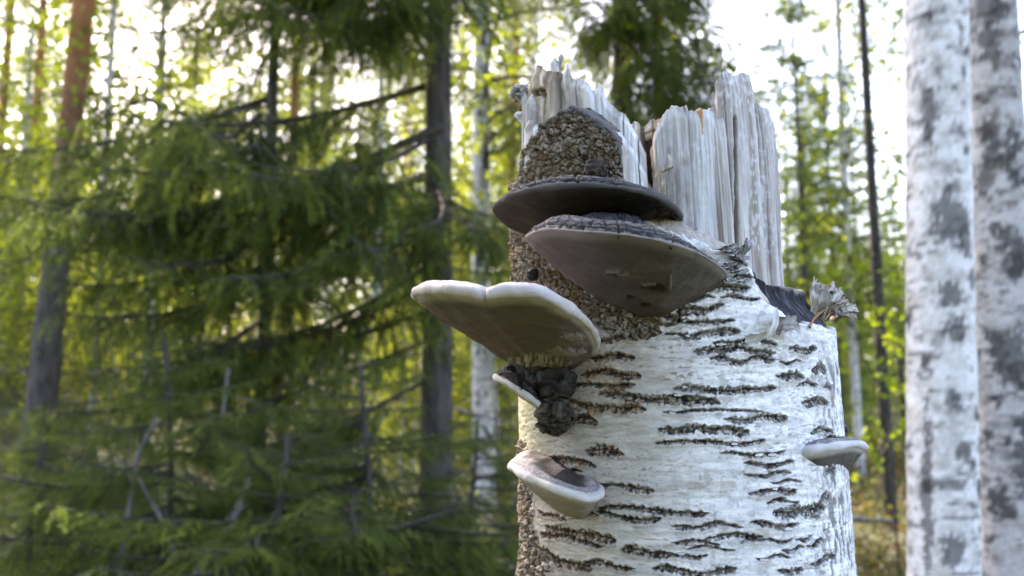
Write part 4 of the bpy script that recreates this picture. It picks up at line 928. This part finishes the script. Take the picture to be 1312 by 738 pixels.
# leafy thickets of young birch that close the view between the trunks
for k in range(60):
    Y = 10+17*((k+rr_.random())/60); px = rr_.uniform(-150, 1420) if k % 3 else rr_.uniform(-100, 640)
    ss = rr_.uniform(.4, .75)
    tree('birch', ('low' if ss < .5 else 'half-grown' if ss < .63 else 'tall') + ' young yellow-green birch growing ' + ('beyond the spruce boughs' if px < 640 else ('behind the broken stump' if px < 1080 else 'beyond the white birches')), px, Y, .05, BC[2], 'young birches between the trunks', s=ss, H=6, lean_=rr_.uniform(-.04, .04))
def backdrop():
    r = np.random.default_rng(5); n = 90000
    X = r.uniform(-75, 75, n); Y = r.uniform(44, 62, n); top = np.where(X < 5, 15, 8)*(.45+.9*vnoise(X*.22, Y*.1+3))
    P = np.stack([X, Y, gz(X, Y)+top*r.random(n)**1.2], -1)
    P = P[fbm(P[:, 0]*.5, P[:, 1]*.5, P[:, 2]*.5) > .37]
    v, f = leaf_quads(P, .5, r, .3); pal = np.array([(.14, .19, .03), (.09, .13, .025), (.24, .26, .045), (.07, .10, .025)])
    c = np.repeat(.6*pal[r.integers(0, 4, len(P))]*r.uniform(.8, 1.2, (len(P), 1)), 4, 0)
    tag(obj('distant_forest', mesh('distant_forest', v, f, M['shrub'], c, False)), 'distant sunlit forest edge closing the view behind all trunks', 'forest', kind='stuff')
backdrop()
# unseen trees added left of and behind the camera to darken the stump's left
for (x, y, k, s) in ((-4.0, -0.1, 'spruce', 1.15), (-2.9, -1.9, 'spruce', 1.2), (-1.3, -4.0, 'spruce', 1.2), (-5.5, -3.5, 'spruce', 1.1), (-5, -7, 'pine', 1.0)):
    cr = {'pine': PC[0], 'birch': BC[0], 'spruce': SC[0]}[k]
    root = empty({'pine': 'pine_tree', 'birch': 'birch_tree', 'spruce': 'spruce_tree'}[k], (x, y, float(gz(x, y))-.05), x, 'unseen tall %s added to shade the stump' % k, 'tree', 'unseen trees added for shade')
    t = obj('trunk', tmesh(k), root); t.scale = (s, s, s); crown(root, cr, x*2, s)
# ------------------------------------------------------------------ undergrowth
def undergrowth():
    r = np.random.default_rng(77); n = 9500
    Y = 2.6+20*r.random(n)**1.4; X = Y*r.uniform(-.72, .72, n)
    keepd = (np.hypot(X-AX, Y-AY) > .6); X, Y = X[keepd], Y[keepd]; n = len(X)
    k = 14; h = r.uniform(.10, .34, n)*(.6+.8*vnoise(X*1.1, Y*1.1)); 
    P = np.repeat(np.stack([X, Y, gz(X, Y)], -1), k, 0); hh = np.repeat(h, k)
    P = P + r.normal(size=P.shape)*np.array([.07, .07, 0]); P[:, 2] += hh*r.uniform(.1, 1.0, len(P))
    sz = .030+.0016*P[:, 1]
    v, f = leaf_quads(P, sz, r, -.2)
    pal = np.array([(.10, .13, .022), (.15, .18, .028), (.065, .095, .018), (.20, .19, .03), (.20, .12, .035), (.13, .075, .03)])
    pp = vnoise(X*.8+20, Y*.8); pick = np.minimum((r.random(n)*.75+pp*.5)*5.2, 5.99).astype(int)
    pick = np.where((X < 0) & (r.random(n) < .5), r.integers(0, 3, n), pick)
    c = np.repeat(np.repeat(.62*pal[pick]*r.uniform(.7, 1.3, (n, 1)), k, 0), 4, 0)
    o = obj('undergrowth', mesh('undergrowth', v, f, M['shrub'], c, False)); tag(o, 'bilberry and moss undergrowth in green, yellow and rust over the floor', 'undergrowth', kind='stuff')
undergrowth()
# ------------------------------------------------------------------ fallen and leaning dead wood
def stick(label, pts, rad, mat='dead_bark', twigs=0, name='dead_branch', cat='branch', seed=0, group=None):
    P = np.array([at(*p) for p in pts]); k = np.arange(len(P)); t = np.linspace(0, len(P)-1, 24)
    Q = np.stack([np.interp(t, k, P[:, i]) for i in range(3)], -1)
    for _ in range(3): Q[1:-1] = (Q[:-2]+2*Q[1:-1]+Q[2:])/4
    r = np.random.default_rng(seed); Q += np.cumsum(r.normal(size=Q.shape), 0)*rad*.12
    b0 = Q[0].copy(); root = empty(name, tuple(b0), 0, label, cat, group)
    v, f = tube(Q-b0, np.linspace(rad, rad*.45, 24), 8); obj('stem', mesh('stem', v, f, M[mat]), root)
    for q_ in range(twigs):
        j = r.integers(4, 22); d = Q[j+1]-Q[j]; d = d/np.linalg.norm(d)+r.normal(size=3)*.7
        T = twig_path(Q[j]-b0, d, r.uniform(.12, .4), .3, 6, r); v, f = tube(T, np.linspace(rad*.4, rad*.08, 6), 4); obj('twig', mesh('twig', v, f, M[mat]), root)
stick('pale fallen log lying across the slope behind the leaning pine', [(-40,480,12.5),(60,476,12.5),(135,478,12.5)], .07, name='fallen_log', cat='log', seed=1)
stick('pale fallen log among rusty undergrowth near the thin dark trunk', [(1070,664,8.2),(1110,668,8.2),(1150,674,8.2)], .035, name='fallen_log', cat='log', seed=2)
stick('grey bare branch propped upright among the young spruces', [(152,745,4.3),(165,640,4.4),(180,575,4.5),(205,540,4.5)], .018, twigs=4, seed=3)
stick('straight grey dead stick slanting down from the propped branch', [(228,715,4.2),(205,660,4.3),(175,610,4.4)], .016, twigs=2, seed=4)
stick('thick pale dead limb rising out of the low young spruce', [(250,740,4.0),(285,690,4.1),(312,650,4.2),(325,610,4.3)], .022, twigs=4, seed=5)
stick('hooked grey dead branch with lichen-grey twigs', [(292,470,5.0),(282,540,5.0),(275,590,4.9),(262,610,4.9)], .013, twigs=7, seed=6)
stick('crooked thin pale twig hanging beside the hooked branch', [(236,600,4.8),(255,620,4.8),(268,645,4.8)], .008, twigs=1, seed=7)
stick('grey dead limb leaning out from the mature spruce', [(410,625,5.4),(445,600,5.5),(470,565,5.6),(500,520,5.8)], .02, twigs=3, seed=8)
stick('long grey dead branch arching from the pale birch', [(620,545,6.5),(640,580,6.4),(655,620,6.3),(662,660,6.2)], .018, twigs=3, seed=9)
stick('upright thin dead stem at the foot of the mature spruce', [(580,740,5.3),(586,690,5.3),(584,610,5.4)], .014, twigs=3, seed=10)
stick('thin bent dead twig between the two white birches', [(1260,640,4.2),(1268,600,4.2),(1290,580,4.2),(1315,572,4.2)], .010, twigs=2, seed=11)
# saplings with bright leaves on the right
def sapling(label, px, Y, H, seed, n=260, grp='bright leafed saplings'):
    r = np.random.default_rng(seed); b = base_at(px, Y); root = empty('sapling', b, 0, label, 'sapling', grp); wood = Bag(); pts = []
    A_ = twig_path(np.zeros(3), np.array([.05, 0, 1]), H, 0, 14, r); wood.add(*tube(A_, np.linspace(.010, .002, 14), 5))
    for k in range(16):
        j = r.integers(3, 13); d = np.array([r.normal(), r.normal(), .5]); P = twig_path(A_[j], d, H*r.uniform(.10, .22), .15, 6, r); wood.add(*tube(P, np.linspace(.004, .001, 6), 3)); pts.append(P[2:])
    P = np.concatenate(pts); P = P[r.integers(0, len(P), n)]+r.normal(size=(n, 3))*.035
    v, f = leaf_quads(P, .055, r, .2); obj('stem', wood.mesh('stem', M['branch']), root); obj('leaves', mesh('leaves', v, f, M['sapling'], None, False), root)
sapling('bright yellow-green sapling beside the thin dark trunk', 1135, 6.5, 2.6, 1, 240)
sapling('small bright sapling between the white birches', 1262, 5.0, 2.0, 2, 160)
sapling('yellow-green sapling beyond the peeled bark shoulder of the stump', 1105, 8.5, 2.2, 3, 200)
# twigs, needles and leaves too small to pick apart stay joined inside their tree
for o in C.objects:
    if o.parent is not None and o.name.split('.')[0] in ('limbs', 'crown', 'needles', 'leaves'): o['kind'] = 'stuff'
